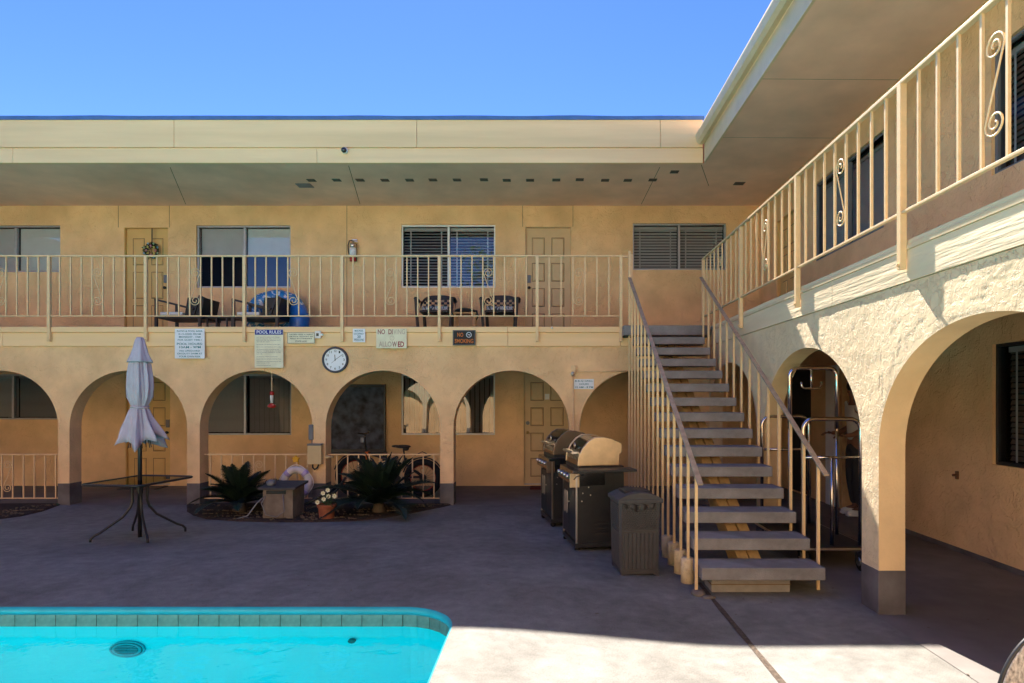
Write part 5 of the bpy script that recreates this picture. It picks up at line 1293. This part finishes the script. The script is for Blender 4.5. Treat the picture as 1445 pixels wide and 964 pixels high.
# faces -X (towards the courtyard), forearms held forward
V = [(0, 0, .95), (0, 0, 1.12), (0, 0, 1.32), (-.01, 0, 1.46), (-.02, 0, 1.53), (-.03, 0, 1.60), (-.04, 0, 1.70),
     (0, -.17, 1.42), (.02, -.21, 1.16), (-.14, -.20, 1.07), (-.25, -.18, 1.06),
     (0, .17, 1.42), (.02, .21, 1.16), (-.14, .20, 1.08), (-.25, .18, 1.08),
     (0, -.09, .90), (-.03, -.10, .50), (.02, -.10, .09), (0, .09, .90), (-.01, .10, .50), (.04, .10, .09), (-.13, -.10, .045), (-.11, .10, .045)]
E = [(0, 1), (1, 2), (2, 3), (3, 4), (4, 5), (5, 6), (3, 7), (7, 8), (8, 9), (9, 10), (3, 11), (11, 12), (12, 13), (13, 14), (0, 15), (15, 16), (16, 17), (0, 18), (18, 19), (19, 20), (17, 21), (20, 22)]
RD = [(.10, .13), (.09, .12), (.10, .15), (.06, .08), (.05, .05), (.075, .07), (.085, .08), .05, .042, .034, .026, .05, .042, .034, .026, .08, .055, .04, .08, .055, .04, .035, .035]
skin('body', V, E, RD, M['skin'], p)
for sgn, bz, by in ((-1, 1.06, -.18), (1, 1.08, .18)):
    for k in range(4):
        y = by - .03 + .02*k; L = (.075, .085, .08, .062)[k]
        MB().tube([(-.27, y, bz), (-.30 - L*.3, y*1.0, bz + .004), (-.30 - L*.8, y, bz - .014), (-.30 - L, y, bz - .032)], [.010, .009, .0085, .006], 7).build('finger', M['skin'], p, smooth=True)
    MB().tube([(-.26, by - sgn*.03, bz), (-.29, by - sgn*.055, bz + .015), (-.32, by - sgn*.06, bz + .02)], [.012, .010, .008], 7).build('thumb', M['skin'], p, smooth=True)
MB().ball((-.10, 0, 1.64), .018, 8, (1, .7, 1.3)).build('nose', M['skin'], p, smooth=True)
for s in (-1, 1):
    MB().ball((-.092, s*.03, 1.665), .011, 8).build('eye', M['dark'], p, smooth=True); MB().ball((-.03, s*.078, 1.645), .024, 8, (.7, .4, 1.2)).build('ear', M['skin'], p, smooth=True)
MB().ball((-.095, 0, 1.595), .02, 8, (.4, 1.2, .3)).build('mouth', M['rimred'], p, smooth=True)
MB().ball((-.02, 0, 1.71), .10, 16, (1, .9, .85)).build('hair', M['hair'], p, smooth=True)
skin('shirt', [V[0], V[1], V[2], V[3], V[7], (.012, -.195, 1.27), V[11], (.012, .195, 1.27)], [(0, 1), (1, 2), (2, 3), (3, 4), (4, 5), (3, 6), (6, 7)], [(.12, .15), (.11, .14), (.12, .17), (.075, .10), .072, .065, .072, .065], M['cloth_white'], p)
skin('trousers', [(0, 0, 1.0), V[0], V[15], V[16], (.02, -.10, .12), V[18], V[19], (.04, .10, .12)], [(0, 1), (1, 2), (2, 3), (3, 4), (1, 5), (5, 6), (6, 7)], [(.115, .14), (.12, .15), .10, .078, .062, .10, .078, .062], M['cloth_dark'], p, 1)
for s, dx in ((-1, 0), (1, .02)):
    MB().ball((-.06 + dx, s*.10, .045), .05, 12, (2.4, .95, .9)).box(-.17 + dx, .05 + dx, s*.10 - .042, s*.10 + .042, 0, .025).build('shoe', M['white'], p, smooth=True)

# ================================================================ near chair at the lower right corner
t = thing('sling_chair', 'grey woven sling chair back at the lower right corner', 'chair', (1.885, 1.98, 0), R(0))
n = 40; poly = []
hw, top, low = .46, .885, .40
for k in range(n + 1):
    a = math.pi - math.pi*k/n; c_, s_ = math.cos(a), math.sin(a)
    poly.append((hw*(abs(c_)**.75)*(1 if c_ > 0 else -1), top - .42 + .42*(s_**.75 if s_ > 0 else 0)))
poly = [(-.40, low)] + poly + [(.40, low)]
bk = MB().prism(poly, -.012, .012, 'y'); bo = bk.build('sling_back', M['sling'], t, bevel=.004)
MB().tube([(x, 0, z) for x, z in poly], .008, 8).build('back_frame', M['black'], t, smooth=True)
MB().box(-.40, .40, -.50, .0, .40, .42).build('sling_seat', M['sling'], t)
for s in (-1, 1):
    MB().tube([(s*.40, .0, .43), (s*.41, .06, 0)], .014, 8).build('leg', M['black'], t); MB().tube([(s*.40, -.5, .42), (s*.41, -.54, 0)], .014, 8).build('leg', M['black'], t)
    MB().tube([(s*.43, 0, .60), (s*.44, -.45, .62), (s*.42, -.5, .42)], .014, 8).build('armrest', M['black'], t, smooth=True)

fit_texts()
